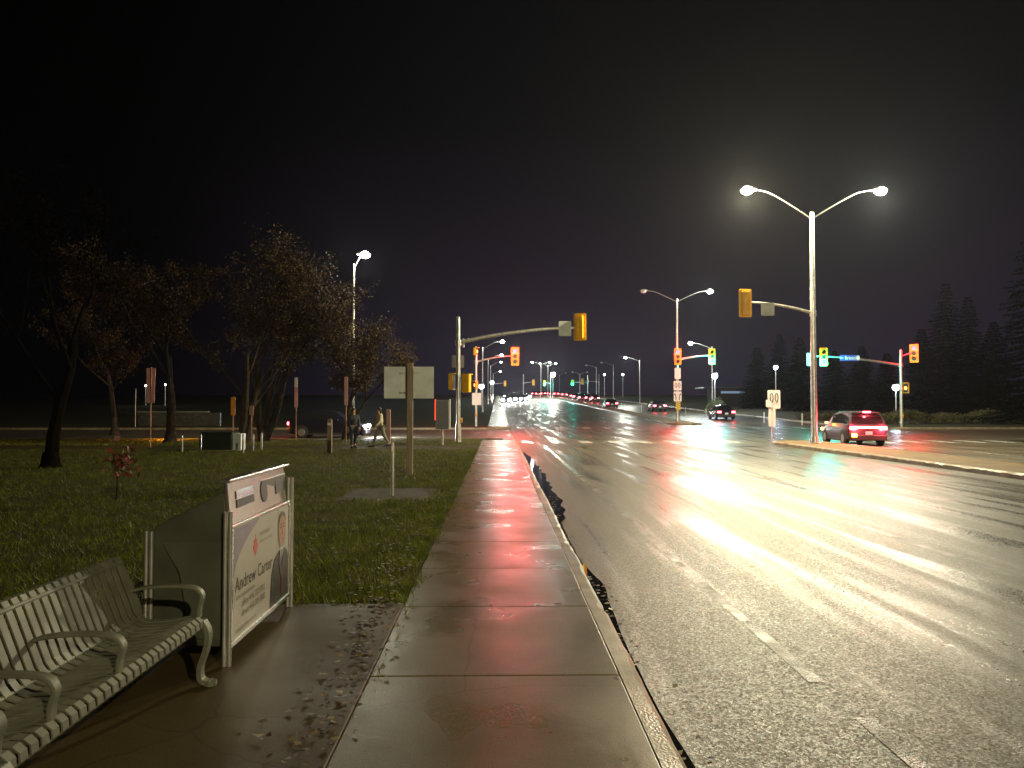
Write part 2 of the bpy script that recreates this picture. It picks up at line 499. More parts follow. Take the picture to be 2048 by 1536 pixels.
RX0, RX1 = 0.93, 28.0          # carriageway
CY0, CY1 = 42.0, 58.0          # cross street
sheet("ground", -900, 900, -60, 1500, -0.30, VERGE, 60, 12)
sheet("road", RX0, RX1, -30, 460, -0.14, ASPHALT, 9, 4)
sheet("cross_street", -140, RX0 - 0.004, CY0, CY1, -0.14, ASPHALT, 12, 4)
sheet("cross_street", RX1 + 0.004, 150, CY0, CY1, -0.14, ASPHALT, 12, 4)
sheet("lawn", -140, -0.84, -30, CY0 - 0.15, 0.0, SOIL, 8, 4)
sheet("lawn", -140, -0.84, CY1 + 0.15, 460, 0.0, SOIL, 14, 5)
sheet("verge", RX1 + 0.16, 150, -30, CY0 - 0.15, 0.0, VERGE, 12, 4)
sheet("verge", RX1 + 0.16, 150, CY1 + 0.15, 460, 0.0, VERGE, 12, 4)

# sidewalk: cast slabs with open joints
def slabs(name, x0, x1, ys, m, gap=0.009):
    b = MB()
    for a, c in zip(ys[:-1], ys[1:]):
        L = c - a
        n = max(1, int(L / 4))
        for k in range(n):
            y0 = a + L * k / n + (gap / 2 if k == 0 else 0); y1 = a + L * (k + 1) / n - (gap / 2 if k == n - 1 else 0)
            vs = []
            for zz in (-0.2, 0.0):
                for (x, y) in ((x0, y0), (x1, y0), (x1, y1), (x0, y1)):
                    vs.append((x, y, G(y) + zz + 0.012))
            b.add(vs, [(0, 1, 5, 4), (1, 2, 6, 5), (2, 3, 7, 6), (3, 0, 4, 7), (4, 5, 6, 7)])
    o = b.build(name, m, bevel=0.008)
    return tag(o, kind="structure")

joints = [-4.85, -3.2, -1.55, 0.1, 1.74, 3.4, 5.04, 6.77, 8.36, 10.0, 11.6, 13.3, 15.0]
y = 15.0
while y < 39: 
    y += 1.65; joints.append(y)
slabs("sidewalk", -0.83, 0.785, joints, CONCRETE)
slabs("sidewalk", -0.83, 0.785, list(np.arange(60.2, 420, 12.0)), CONCRETE)
# sidewalk along the cross street, where the two people walk
b = MB()
xs = list(np.arange(-60, -0.84, 2.0)) + [-0.845]
for a, c in zip(xs[:-1], xs[1:]):
    b.box(((a + c) / 2, 33.4, -0.09), (c - a - 0.014, 2.6, 0.2))
tag(b.build("sidewalk", CONCRETE, bevel=0.008), kind="structure")
# bench pad and the rear pad behind the bus stop post
b = MB(); b.box((-2.3345, 3.2, -0.0895), (3.0, 7.4, 0.2)); tag(b.build("concrete_pad", PAD, bevel=0.01), kind="structure")
PAD2 = wet_concrete("old_pad_concrete", (0.022, 0.021, 0.010), (0.044, 0.040, 0.018), 0.7, 0.9, 2.5)
b = MB(); b.box((-2.15, 15.6, -0.096), (1.9, 2.2, 0.2)); tag(b.build("concrete_pad", PAD2, bevel=0.01), kind="structure")

# kerbs
def kerb_line(name, pts, w=0.14, top=0.016, bot=-0.30):
    """a cast kerb following a list of (x, y) points; the road lies on the right of travel"""
    fine = []
    for (p, q) in zip(pts[:-1], pts[1:]):
        L = math.hypot(q[0] - p[0], q[1] - p[1]); near = min(p[1], q[1]) < 34 and abs(p[0]) < 20 and L > .6
        n = int(L / 0.16) if near else 1
        fine += [(p[0] + (q[0] - p[0]) * i / n, p[1] + (q[1] - p[1]) * i / n) for i in range(n)]
    pts = fine + [pts[-1]]
    jr = random.Random(len(pts)); jw = 0
    b = MB(); k = len(pts); vs = []
    for i, (x, y) in enumerate(pts):
        a, c = pts[max(i - 1, 0)], pts[min(i + 1, k - 1)]
        dx, dy = c[0] - a[0], c[1] - a[1]; L = math.hypot(dx, dy); nx, ny = dy / L, -dx / L
        g = G(y); jw = jw * .7 + jr.uniform(-.007, .007); ch = .030 + abs(jr.gauss(0, .012)) + (jr.random() < .07) * jr.uniform(.01, .05)
        vs += [(x, y, g + bot), (x, y, g + top + jw * .4), (x + nx * (w - ch + jw), y + ny * (w - ch + jw), g + top + jw * .3), (x + nx * (w + jw), y + ny * (w + jw), g + top - ch), (x + nx * (w + .012 + jw), y + ny * (w + .012 + jw), g + bot)]
    fs = [(i * 5 + j, i * 5 + j + 1, i * 5 + 6 + j, i * 5 + 5 + j) for i in range(k - 1) for j in range(4)]
    fs += [(0, 1, 2, 3, 4), tuple(reversed(range((k - 1) * 5, k * 5)))]
    b.add(vs, fs)
    return tag(b.build(name, KERB), kind="structure")

rng = random.Random(3)
def straight(x0, y0, x1, y1, step):
    n = max(2, int(math.hypot(x1 - x0, y1 - y0) / step))
    return [(x0 + (x1 - x0) * i / n, y0 + (y1 - y0) * i / n) for i in range(n + 1)]
def arc(cx, cy, r, a0, a1, n=8):
    return [(cx + r * math.cos(R(a0 + (a1 - a0) * i / n)), cy + r * math.sin(R(a0 + (a1 - a0) * i / n))) for i in range(n + 1)]
kerb_line("kerb", straight(0.79, -20, 0.79, 40.2, 2) + [(0.6, 41.0), (0.2, 41.6), (-0.6, 41.86)] + straight(-1.4, 41.86, -120, 41.86, 6))
kerb_line("kerb", straight(-120, 58.14, -1.4, 58.14, 6) + [(-0.4, 58.3), (0.3, 58.8), (0.7, 59.6)] + straight(0.79, 60.6, 0.79, 440, 6))
kerb_line("kerb", straight(28.14, 440, 28.14, 62, 6) + [(28.4, 60), (29.2, 58.8), (30.4, 58.2)] + straight(31, 58.14, 120, 58.14, 6))
kerb_line("kerb", straight(120, 41.86, 31, 41.86, 6) + [(30.0, 41.7), (28.9, 40.8), (28.3, 39.6)] + straight(28.14, 38.6, 28.14, -20, 4))
def median(x0, x1, y0, y1, nose0, nose1, turf):
    """raised island with a rounded nose at one or both ends; kerb ring plus turf"""
    xm = (x0 + x1) / 2; rr = (x1 - x0) / 2
    out = straight(x1, y0, x1, y1, 5) if not nose1 else straight(x1, y0, x1, y1 - 1.2 * rr, 5)
    if nose1: out += [(xm + rr * math.cos(R(a)), y1 - 1.2 * rr + 1.2 * rr * math.sin(R(a))) for a in range(20, 180, 20)]
    out += straight(x0, (y1 - 1.2 * rr) if nose1 else y1, x0, (y0 + 1.2 * rr) if nose0 else y0, 5)
    if nose0: out += [(xm + rr * math.cos(R(a)), y0 + 1.2 * rr + 1.2 * rr * math.sin(R(a))) for a in range(200, 360, 20)] + [(x1, y0 + 1.2 * rr)]
    kerb_line("median_kerb", [(x + (0.14 if False else 0), y) for x, y in out], 0.15, 0.02)
    b = MB()
    n = len(out)
    ring = [(xm + (x - xm) * 0.985, y, G(y) + 0.005) for x, y in out]
    ys = sorted(set(round(p[1], 3) for p in out))
    b.add(ring, [])
    # strips between the two sides
    strips = []
    for yy in np.arange(y0 + (1.3 * rr if nose0 else 0), y1 - (1.3 * rr if nose1 else 0), 4.0):
        strips.append(yy)
    strips.append(y1 - (1.2 * rr if nose1 else 0))
    if nose0: strips.insert(0, y0 + 1.2 * rr)
    vs = []; 
    for yy in strips:
        vs += [(x0 + .001, yy, G(yy) + 0.006), (x1 - .001, yy, G(yy) + 0.006)]
    b2 = MB(); b2.add(vs, [(2 * i, 2 * i + 1, 2 * i + 3, 2 * i + 2) for i in range(len(strips) - 1)])
    if nose1:
        yb = y1 - 1.2 * rr
        fan = [(xm, yb, G(yb) + .006)] + [(xm + rr * math.cos(R(a)), yb + 1.2 * rr * math.sin(R(a)), G(yb) + .006) for a in range(0, 181, 20)]
        b2.add(fan, [(0, i, i + 1) for i in range(1, len(fan) - 1)])
    if nose0:
        yb = y0 + 1.2 * rr
        fan = [(xm, yb, G(yb) + .006)] + [(xm + rr * math.cos(R(a)), yb + 1.2 * rr * math.sin(R(a)), G(yb) + .006) for a in range(180, 361, 20)]
        b2.add(fan, [(0, i, i + 1) for i in range(1, len(fan) - 1)])
    tag(b2.build("median", turf), kind="structure")
median(13.75, 16.1, -30, 39.2, False, True, MEDIAN)
median(15.1, 17.3, 66.0, 440, True, False, MEDIAN)

# painted markings, 4 mm above the asphalt
def marking(quads, m, dz=-0.136):
    b = MB()
    for (x0, x1, y0, y1) in quads:
        n = max(1, int((y1 - y0) / 3))
        for k in range(n):
            a = y0 + (y1 - y0) * k / n; c = y0 + (y1 - y0) * (k + 1) / n
            b.add([(x0, a, G(a) + dz), (x1, a, G(a) + dz), (x1, c, G(c) + dz), (x0, c, G(c) + dz)], [(0, 1, 2, 3)])
    return tag(b.build("road_marking", m), kind="structure")
marking([(2.15, 2.28, 17.0, 38.0)], PAINT)
marking([(2.16, 2.27, 3.7, 4.7), (2.13, 2.24, 5.3, 6.6), (2.13, 2.23, 6.8, 8.4), (2.14, 2.22, 8.7, 11.9), (2.15, 2.24, 12.6, 16.6)], PAINT_W)
marking([(5.70, 5.82, 7.2, 12.8), (5.70, 5.82, 16.2, 20.4), (5.70, 5.82, 24.5, 28.0), (5.70, 5.82, 32, 35.5)], PAINT_W)
marking([(9.3, 9.42, 11.3, 14.5), (9.3, 9.42, 20, 23), (9.3, 9.42, 29, 32), (9.3, 9.42, 35.0, 37.6)], PAINT_W)
marking([(x, x + 0.12, yy, yy + 3) for x in (4.4, 8.0, 11.6, 20.8, 24.4) for yy in range(70, 300, 9)], PAINT)
marking([(x, x + 0.12, yy, yy + 3) for x in (19.8, 23.6) for yy in range(2, 38, 9)], PAINT)
marking([(1.2 + 1.55 * i, 1.2 + 1.55 * i + 0.62, 39.6, 42.2) for i in range(8)], PAINT)
marking([(17.0 + 1.6 * i, 17.0 + 1.6 * i + 0.6, 39.6, 42.2) for i in range(7)], PAINT)
marking([(1.5 + 1.7 * i, 1.5 + 1.7 * i + 0.62, 59.4, 62.2) for i in range(16)], PAINT)
marking([(2.6, 13.4, 36.9, 37.3)], PAINT_W)

# standing water along the kerb
def puddle(xk, prof, m):
    """prof: list of (y, width) measured from the kerb face"""
    b = MB(); vs = []
    for yy, w in prof:
        vs += [(xk, yy, G(yy) - 0.1345), (xk + w, yy, G(yy) - 0.1345)]
    b.add(vs, [(2 * i, 2 * i + 1, 2 * i + 3, 2 * i + 2) for i in range(len(prof) - 1)])
    return tag(b.build("puddle_water", m), kind="structure")
def wob(y0, y1, w, seed, step=0.25):
    r = random.Random(seed); n = int((y1 - y0) / step); out = []; q = 0
    for i in range(n + 1):
        t = i / n; q = q * .75 + r.uniform(-.05, .05)
        out.append((y0 + (y1 - y0) * t, max(.02, w * (math.sin(math.pi * t) ** .55) * (1 + .25 * math.sin(t * 9 + seed)) + q * (0.2 < t < 0.9))))
    return out
GUT = [(2.3, .06), (3.4, .10), (4.3, .07), (5.3, .045), (6.4, .07), (7.4, .13), (8.4, .15), (9.4, .07), (10.6, .05), (12.2, .07), (13.2, .20), (15, .35), (17, .31), (19, .33), (21.5, .37), (25, .34), (29, .28), (32, .14), (33.4, .03)]
gy = np.arange(2.3, 33.4, 0.12)
gw = np.interp(gy, [p[0] for p in GUT], [p[1] for p in GUT])
gw = gw * (1 + .14 * np.sin(gy * 3.7) * np.sin(gy * 1.3 + 1) + .04 * np.sin(gy * 5.3 + 2 * np.sin(gy))) + np.where(gy < 12.5, 0.03, 0.0)
puddle(RX0 - .01, list(zip(gy.tolist(), gw.tolist())), WATER)

# grass blades (uncountable) on the lawn beside the sidewalk
rs = np.random.RandomState(5)
def grass(n, x0, x1, y0, y1, pw, h0, h1, wid, seed, avoid):
    rs = np.random.RandomState(seed)
    u = rs.rand(n) ** pw
    yy = y0 + (y1 - y0) * u
    xx = x1 + (x0 - x1) * rs.rand(n) ** (1.7 if x0 < -20 and y0 < 10 else 1.0)
    keep = np.ones(n, bool)
    for (a, b_, c, d) in avoid:
        keep &= ~((xx > a) & (xx < b_) & (yy > c) & (yy < d))
    keep &= xx < -0.86 + 0.055 * np.sin(yy * 3.1) * np.sin(yy * 1.27 + 1) + 0.05 * rs.randn(n)
    xx, yy = xx[keep], yy[keep]; n = len(xx)
    tuft = 0.6 + 0.4 * np.sin(xx * 2.1 + 1.3 * np.sin(yy * 1.7)) * np.sin(yy * 1.9 + np.cos(xx * 2.7))
    h = (h0 + (h1 - h0) * rs.rand(n)) * (0.6 + 0.7 * tuft)
    w = wid * (0.7 + 0.6 * rs.rand(n))
    a = rs.rand(n) * 2 * np.pi
    le = h * (0.2 + 0.9 * rs.rand(n)); la = rs.rand(n) * 2 * np.pi
    v = np.zeros((n, 3, 3), np.float32)
    v[:, 0] = np.stack([xx - np.cos(a) * w, yy - np.sin(a) * w, np.zeros(n)], 1)
    v[:, 1] = np.stack([xx + np.cos(a) * w, yy + np.sin(a) * w, np.zeros(n)], 1)
    v[:, 2] = np.stack([xx + np.cos(la) * le, yy + np.sin(la) * le, h], 1)
    f = np.arange(n * 3).reshape(n, 3)
    o = raw("grass", v, f, [GRASS_A, GRASS_B], (rs.rand(n) < 0.16 + 0.25 * (tuft < .5)).astype(int))
    return tag(o, "dark wet lawn grass beside the sidewalk", "grass", kind="stuff")
AV = [(-3.84, -0.8, -1, 6.9), (-3.0, -1.3, 14.65, 16.6), (-70, -0.8, 32.1, 34.7)]
grass(230000, -24, -0.74, 5.0, 31.9, 1.6, 0.03, 0.085, 0.0045, 5, AV)
grass(26000, -30, -0.88, 34.8, 41.6, 1.0, 0.04, 0.10, 0.012, 6, AV)

def leaves(n, fn, seed, name, label):
    rs = np.random.RandomState(seed)
    pts = np.array([fn(rs) for _ in range(n)])
    s = 0.014 + 0.022 * rs.rand(n); a = rs.rand(n) * 2 * np.pi
    ca, sa = np.cos(a) * s, np.sin(a) * s
    t1 = (rs.rand(n) - .5) * 0.035; t2 = (rs.rand(n) - .5) * 0.03
    v = np.zeros((n, 4, 3), np.float32)
    for k, (p, q, z) in enumerate(((1, 0, t1), (0, .7, t2), (-1, 0, -t1 * .4), (0, -.7, -t2 * .4))):
        v[:, k, 0] = pts[:, 0] + ca * p - sa * q
        v[:, k, 1] = pts[:, 1] + sa * p + ca * q
        v[:, k, 2] = pts[:, 2] + np.abs(z) + 0.003
    o = raw(name, v, np.arange(n * 4).reshape(n, 4), [FALLEN, FALLEN_Y], (rs.rand(n) < .3).astype(int))
    return tag(o, label, "fallen leaves", kind="stuff")
leaves(260, lambda r: (-1.0 + r.randn() * 0.13 + 0.06 * math.sin(0), 3.6 + 3.4 * r.rand(), 0.014 + 0.02 * r.rand()), 1, "fallen_leaves", "brown wet leaves gathered in the seam between pad and sidewalk")
leaves(550, lambda r: (-0.95 - abs(r.randn()) * 0.28, 6.9 + 24 * r.rand() ** 1.5, 0.02 + 0.03 * r.rand()), 2, "fallen_leaves", "leaf litter along the grass edge of the sidewalk")
leaves(600, lambda r: (-1.0 - 8 * r.rand(), 7 + 22 * r.rand() ** 1.4, 0.035 + 0.05 * r.rand()), 3, "fallen_leaves", "pale wet leaves scattered over the lawn")
leaves(160, lambda r: (0.97 + abs(r.randn()) * 0.10, 2.4 + 14 * r.rand(), -0.125), 4, "fallen_leaves", "leaf debris lying in the gutter beside the kerb")

# ------------------------------------------------------------------ street furniture, near
# bench, long side parallel to the road, facing the road
bench = thing("park_bench", "grey metal slatted bench with curved arms on the concrete pad", "bench", (-1.87, 3.92, 0.012))
HL = 0.98
back_path = [(-0.545, 0.775), (-0.535, 0.80), (-0.51, 0.80), (-0.495, 0.775), (-0.42, 0.585), (-0.375, 0.47), (-0.345, 0.43)]
seat_path = [(-0.340, 0.425), (-0.29, 0.408), (-0.16, 0.415), (-0.05, 0.432), (0.0, 0.428), (0.028, 0.405), (0.032, 0.372), (0.015, 0.352)]
sb, bb = MB(), MB()
ns = 27
for i in range(ns):
    yy = -HL + 0.045 + (2 * HL - 0.09) * i / (ns - 1)
    sb.ribbon(seat_path, yy - 0.024, yy + 0.024, 0.008)
    bb.ribbon(back_path, yy - 0.024, yy + 0.024, 0.008)
sb.build("seat", BENCHMET, bench)
bb.build("backrest", BENCHMET, bench)
r_ = MB()
r_.tube([(-0.50, -HL, 0.76), (-0.50, HL, 0.76)], 0.018, 10)
r_.tube([(-0.36, -HL, 0.425), (-0.36, HL, 0.425)], 0.017, 10)
r_.tube([(-0.015, -HL, 0.405), (-0.015, HL, 0.405)], 0.017, 10)
r_.build("rail", BENCHMET, bench, smooth=True)
def smooth_path(pts, n=6):
    out = []
    p = [pts[0]] + list(pts) + [pts[-1]]
    for i in range(1, len(p) - 2):
        for k in range(n):
            t = k / n
            out.append(tuple(0.5 * ((2 * p[i][q]) + (-p[i - 1][q] + p[i + 1][q]) * t + (2 * p[i - 1][q] - 5 * p[i][q] + 4 * p[i + 1][q] - p[i + 2][q]) * t * t + (-p[i - 1][q] + 3 * p[i][q] - 3 * p[i + 1][q] + p[i + 2][q]) * t ** 3) for q in range(len(pts[0]))))
    out.append(tuple(pts[-1]))
    return out
fl = smooth_path([(0.02, 0.40), (0.055, 0.33), (0.045, 0.23), (0.01, 0.12), (0.012, 0.045), (0.05, 0.018), (0.075, 0.02)])
bl = smooth_path([(-0.53, 0.79), (-0.46, 0.64), (-0.39, 0.46), (-0.39, 0.30), (-0.44, 0.13), (-0.49, 0.03), (-0.52, 0.02)])
arm = smooth_path([(-0.45, 0.575), (-0.38, 0.60), (-0.25, 0.615), (-0.10, 0.615), (-0.02, 0.60), (0.015, 0.555), (0.0, 0.49), (-0.005, 0.42)])
for yy in (-HL, HL):
    b = MB(); b.ribbon(fl, yy - 0.032, yy + 0.032, 0.028); b.tube([(0.07, yy, 0.0), (0.07, yy, 0.03)], 0.04, 10); b.build("leg", BENCHMET, bench, bevel=0.006)
    b = MB(); b.ribbon(bl, yy - 0.030, yy + 0.030, 0.030); b.tube([(-0.51, yy, 0.0), (-0.51, yy, 0.03)], 0.04, 10); b.build("leg", BENCHMET, bench, bevel=0.006)
    b = MB(); b.ribbon([(-0.40, 0.39), (-0.2, 0.385), (0.03, 0.39)], yy - 0.026, yy + 0.026, 0.035); b.build("seat_frame", BENCHMET, bench, bevel=0.005)
for yy in (-HL, -0.62, -0.04, HL):
    b = MB(); b.ribbon(arm, yy - 0.028, yy + 0.028, 0.020); b.build("armrest", BENCHMET, bench, bevel=0.006)

# recycling bin with an advertising front, facing the road
bin_ = thing("recycling_bin", "steel recycling bin with slots and a portrait advert on its road side", "bin", (-1.825, 6.03, 0.012))
HB = 0.75
b = MB()
prof = [(-0.03, 0.11), (-0.03, 1.17), (-0.50, 0.93), (-0.52, 0.90), (-0.52, 0.13)]
b.prism(prof, lambda u, v, w: (u, -HB + 0.02 + w, v), 2 * HB - 0.04)
b.build("cabinet", mat("bin_steel", (0.075, 0.08, 0.060), 0.40, 0.2, var=0.2, vscale=4, rvar=0.1), bin_, bevel=0.012)
TILT, SKEW = 0.095, 0.018
b = MB()   # end panel with a pressed V
for s_ in (-1, 1):
    y0 = s_ * (HB - 0.02); b = MB()
    b.add([(-0.05, y0 + s_ * .004, 0.82), (-0.46, y0 + s_ * .004, 0.82), (-0.33, y0 + s_ * .022, 0.62), (-0.25, y0 + s_ * .022, 0.18), (-0.05, y0 + s_ * .004, 0.16)], [(0, 1, 2, 3, 4)])
    b.build("side_panel", mat("bin_side", (0.095, 0.10, 0.078), 0.34, 0.25, var=0.2, vscale=3, rvar=0.1), bin_)
b = MB()
b.prism([(-HB + .015, .925), (HB - .015, .925), (HB - .015, 1.22), (-HB + .015, 1.22)], lambda u, v, w: (-0.034 + w - (v - .925) * TILT - u * SKEW, u, v), 0.026)
b.build("header_panel", mat("polished_panel", (0.66, 0.60, 0.59), 0.15, 0.9, rvar=0.05, vscale=6, bump=0.10, bscale=7), bin_, bevel=0.006)
b = MB(); b.box((-0.042, 0, 1.233), (0.085, 2 * HB - 0.02, 0.02)); b.build("top_cap", ALU, bin_, bevel=0.005)
# slots in the header, which leans back a little
fr = lambda u, v, w: (-0.006 + w - (v - .925) * TILT - u * SKEW, u, v)
b = MB(); b.prism([(-0.58, 1.03), (-0.18, 1.03), (-0.18, 1.085), (-0.58, 1.085)], fr, 0.004); b.build("slot", BLACK, bin_)
b = MB(); b.prism([(-0.58, 1.090), (-0.20, 1.090), (-0.20, 1.15), (-0.58, 1.15)], lambda u, v, w: (-0.007 + w + (1.15 - v) * .06 - (v - .925) * TILT - u * SKEW, u, v), 0.005); b.build("flap", ALU, bin_)
b = MB(); b.prism([(0.09 + 0.085 * math.cos(a), 1.075 + 0.085 * math.sin(a)) for a in np.linspace(0, 2 * math.pi, 24, endpoint=False)], fr, 0.004); b.build("slot", BLACK, bin_)
b = MB(); b.prism([(0.42, 1.015), (0.66, 1.015), (0.66, 1.135), (0.42, 1.135)], fr, 0.004); b.build("slot", BLACK, bin_)
# advert: printed sheet in an aluminium frame
POST_W = mat("poster_white", (0.42, 0.40, 0.36), 0.35, var=0.05, vscale=2)
POST_P = mat("poster_mauve", (0.20, 0.18, 0.25), 0.35, var=0.2, vscale=4)
POST_SKIN = mat("poster_skin", (0.36, 0.20, 0.13), 0.35, var=0.08, vscale=9)
POST_SUIT = mat("poster_suit", (0.045, 0.043, 0.045), 0.35, var=0.3, vscale=9)
POST_RED = mat("poster_red", (0.50, 0.07, 0.04), 0.35)
POST_INK = mat("poster_ink", (0.035, 0.035, 0.037), 0.4)
POST_GREYINK = mat("poster_grey_ink", (0.20, 0.19, 0.18), 0.4)
POST_BACK = mat("poster_backdrop", (0.42, 0.43, 0.42), 0.35, var=0.05)
POST_SHIRT = mat("poster_shirt", (0.55, 0.54, 0.52), 0.35)
POST_HAIR = mat("poster_hair", (0.09, 0.06, 0.045), 0.4)
b = MB()
b.prism([(-0.70, 0.135), (0.70, 0.135), (0.70, 0.905), (-0.70, 0.905)], lambda u, v, w: (-0.006 + w, u, v), 0.012)
poster = b.build("advert_poster", POST_W, bin_)
def pz(u0):  # poster drawing helper: u measured from the near edge
    return u0 - 0.70
def flat(name, poly, m, lev, parent=poster):
    q = MB(); q.prism([(pz(u), v) for u, v in poly], lambda u, v, w: (0.0065 + 0.002 * lev + w, u, v), 0.0015)
    return q.build(name, m, parent)
flat("corner_swoosh", [(0.03, 0.895), (0.03, 0.55)] + [(0.03 + 0.58 * (t ** 1.5), 0.55 + 0.345 * (t ** .75)) for t in np.linspace(0.08, 1, 14)], POST_P, 0)
flat("backdrop", [(1.0, 0.14), (1.385, 0.14), (1.385, 0.895), (1.10, 0.895), (1.06, 0.6)], POST_BACK, 0)
flat("suit", [(0.87, 0.14), (1.385, 0.14), (1.385, 0.48), (1.33, 0.525), (1.24, 0.56), (1.10, 0.55), (0.98, 0.50), (0.91, 0.40)], POST_SUIT, 1)
flat("shirt", [(1.14, 0.565), (1.24, 0.565), (1.21, 0.46), (1.18, 0.44)], POST_SHIRT, 2)
flat("face", [(1.13, 0.575), (1.25, 0.575), (1.27, 0.62)] + [(1.19 + 0.105 * math.cos(a), 0.715 + 0.14 * math.sin(a)) for a in np.linspace(-0.6, math.pi + 0.6, 22)] + [(1.11, 0.62)], POST_SKIN, 3)
flat("hair", [(1.19 + 0.112 * math.cos(a), 0.715 + 0.15 * math.sin(a)) for a in np.linspace(0.45, math.pi - 0.45, 12)] + [(1.13, 0.815), (1.19, 0.832), (1.25, 0.815)], POST_HAIR, 4)
for (u_, v_) in ((1.155, .735), (1.225, .735)):
    flat("eye", [(u_ + .018 * math.cos(a), v_ + .009 * math.sin(a)) for a in np.linspace(0, 2 * math.pi, 10, endpoint=False)], POST_HAIR, 4)
    flat("brow", [(u_ - .024, v_ + .020), (u_ + .024, v_ + .022), (u_ + .020, v_ + .029), (u_ - .020, v_ + .028)], POST_HAIR, 4)
flat("mouth", [(1.155, .642), (1.19, .634), (1.225, .642), (1.19, .650)], mat("poster_lip", (0.25, 0.10, 0.08), 0.35), 4)
flat("nose", [(1.180, .672), (1.202, .672), (1.196, .712), (1.187, .712)], mat("poster_skin_shade", (0.28, 0.15, 0.095), 0.35), 4)
flat("tie", [(1.178, .548), (1.202, .548), (1.215, .20), (1.19, .16), (1.166, .20)], mat("poster_tie", (0.12, 0.025, 0.03), 0.35), 3)
flat("lapel", [(1.13, .558), (1.168, .44), (1.175, .30), (1.09, .46)], mat("poster_lapel", (0.065, 0.062, 0.066), 0.35), 3)
flat("lapel", [(1.25, .558), (1.212, .44), (1.205, .30), (1.29, .46)], MATS["poster_lapel"], 3)
flat("emblem", [(0.47, 0.66), (0.50, 0.625), (0.535, 0.66), (0.56, 0.70), (0.535, 0.715), (0.545, 0.75), (0.515, 0.735), (0.50, 0.79), (0.485, 0.735), (0.455, 0.75), (0.465, 0.715), (0.44, 0.70)], POST_RED, 0)
def letter(body, size, u, v, m, bold=0.0, lev=1):
    vs, fs = text_mesh(body, size, 'LEFT', bold)
    q = MB(); q.add([(0.0065 + 0.002 * lev, pz(u) + p.x, v + p.y) for p in vs], fs)
    return q.build("lettering", m, poster)
letter("Andrew Carter", 0.138, 0.06, 0.455, POST_INK, 0.001)
letter("sales representative", 0.052, 0.08, 0.395, POST_GREYINK)
letter("office 416.707.9712", 0.068, 0.20, 0.325, POST_GREYINK, 0.001)
letter("direct 416.301.9082", 0.068, 0.20, 0.255, POST_GREYINK, 0.001)
letter("home team realty", 0.045, 0.60, 0.70, POST_GREYINK)
letter("real estate", 0.06, 0.60, 0.755, POST_GREYINK)
letter("buying or selling, call today", 0.042, 0.08, 0.17, POST_GREYINK)
b = MB()
for (c, d) in (((0.002, 0, 0.118), (0.03, 1.46, 0.035)), ((0.002, 0, 0.918), (0.03, 1.46, 0.022)), ((0.002, -0.722, 0.518), (0.03, 0.04, 0.764)), ((0.002, 0.722, 0.518), (0.03, 0.04, 0.764))):
    b.box(c, d)
b.build("poster_frame", ALU, bin_, bevel=0.004)
for (xx, yy, hh) in ((0.0, -HB - 0.025, 1.03), (0.0, HB + 0.025, 1.12), (-0.53, -HB - 0.02, 0.90), (-0.53, HB + 0.02, 0.90)):
    b = MB()
    b.tube([(xx - 0.017, yy, -0.005), (xx - 0.017, yy, hh)], 0.014, 10); b.tube([(xx + 0.017, yy, -0.005), (xx + 0.017, yy, hh)], 0.014, 10)
    b.build("post", STEEL, bin_, smooth=True)

# sign seen from behind on a timber post
Yp = 19.8
sg = thing("road_sign", "blank grey back of a wide road sign on a thick wooden post in the lawn", "road sign", (X_at(820, Yp), Yp, 0))
b = MB(); b.box((0, 0, 1.43), (0.15, 0.13, 2.90)); b.build("post", WOOD, sg, bevel=0.01)
b = MB(); b.box((-0.04, 0.09, 2.38), (1.28, 0.012, 0.82)); b.build("sign_panel", SIGNBACK, sg, bevel=0.004)
for zz in (2.12, 2.62):
    b = MB(); b.box((-0.04, 0.078, zz), (0.5, 0.012, 0.05)); b.build("bracket", STEEL, sg)
# thin stake
st = thing("marker_stake", "thin pale metal stake standing in front of the wooden sign post", "stake", (X_at(786, 15.3), 15.3, 0.004))
b = MB(); b.ribbon([(-0.03, 0), (-0.03, 1.02)], -0.006, 0.006, 0.012); b.tube([(0.0, 0, 0), (0.0, 0, 1.04)], 0.028, 8); b.build("stake", STEEL, st)
b = MB(); b.box((0.0, -0.032, 0.93), (0.045, 0.006, 0.12)); b.build("reflector", WHITE, st)
# grey cabinet on a short post with an orange edge
Yb = 34.0
gb = thing("controller_box", "grey upright box on a short post with an orange reflective left edge made to glow", "cabinet", (X_at(881, Yb), 35.2, 0))
b = MB(); b.tube([(0, 0, 0), (0, 0, 0.75)], 0.07, 10); b.build("post", STEEL, gb, smooth=True)
b = MB(); b.box((0.0, 0, 1.40), (0.60, 0.28, 1.32)); b.build("cabinet", GREYBOX, gb, bevel=0.02)
b = MB(); b.box((-0.32, -0.04, 1.62), (0.05, 0.2, 0.95)); b.build("orange_edge", emit("orange_edge_shine", (1.0, 0.07, 0.02), 1.6), gb, bevel=0.01)  # reflective strip, its returned light put in as emission
b = MB(); b.box((0.33, 0.02, 1.42), (0.06, 0.12, 1.38)); b.build("side_trim", WHITE, gb, bevel=0.01)

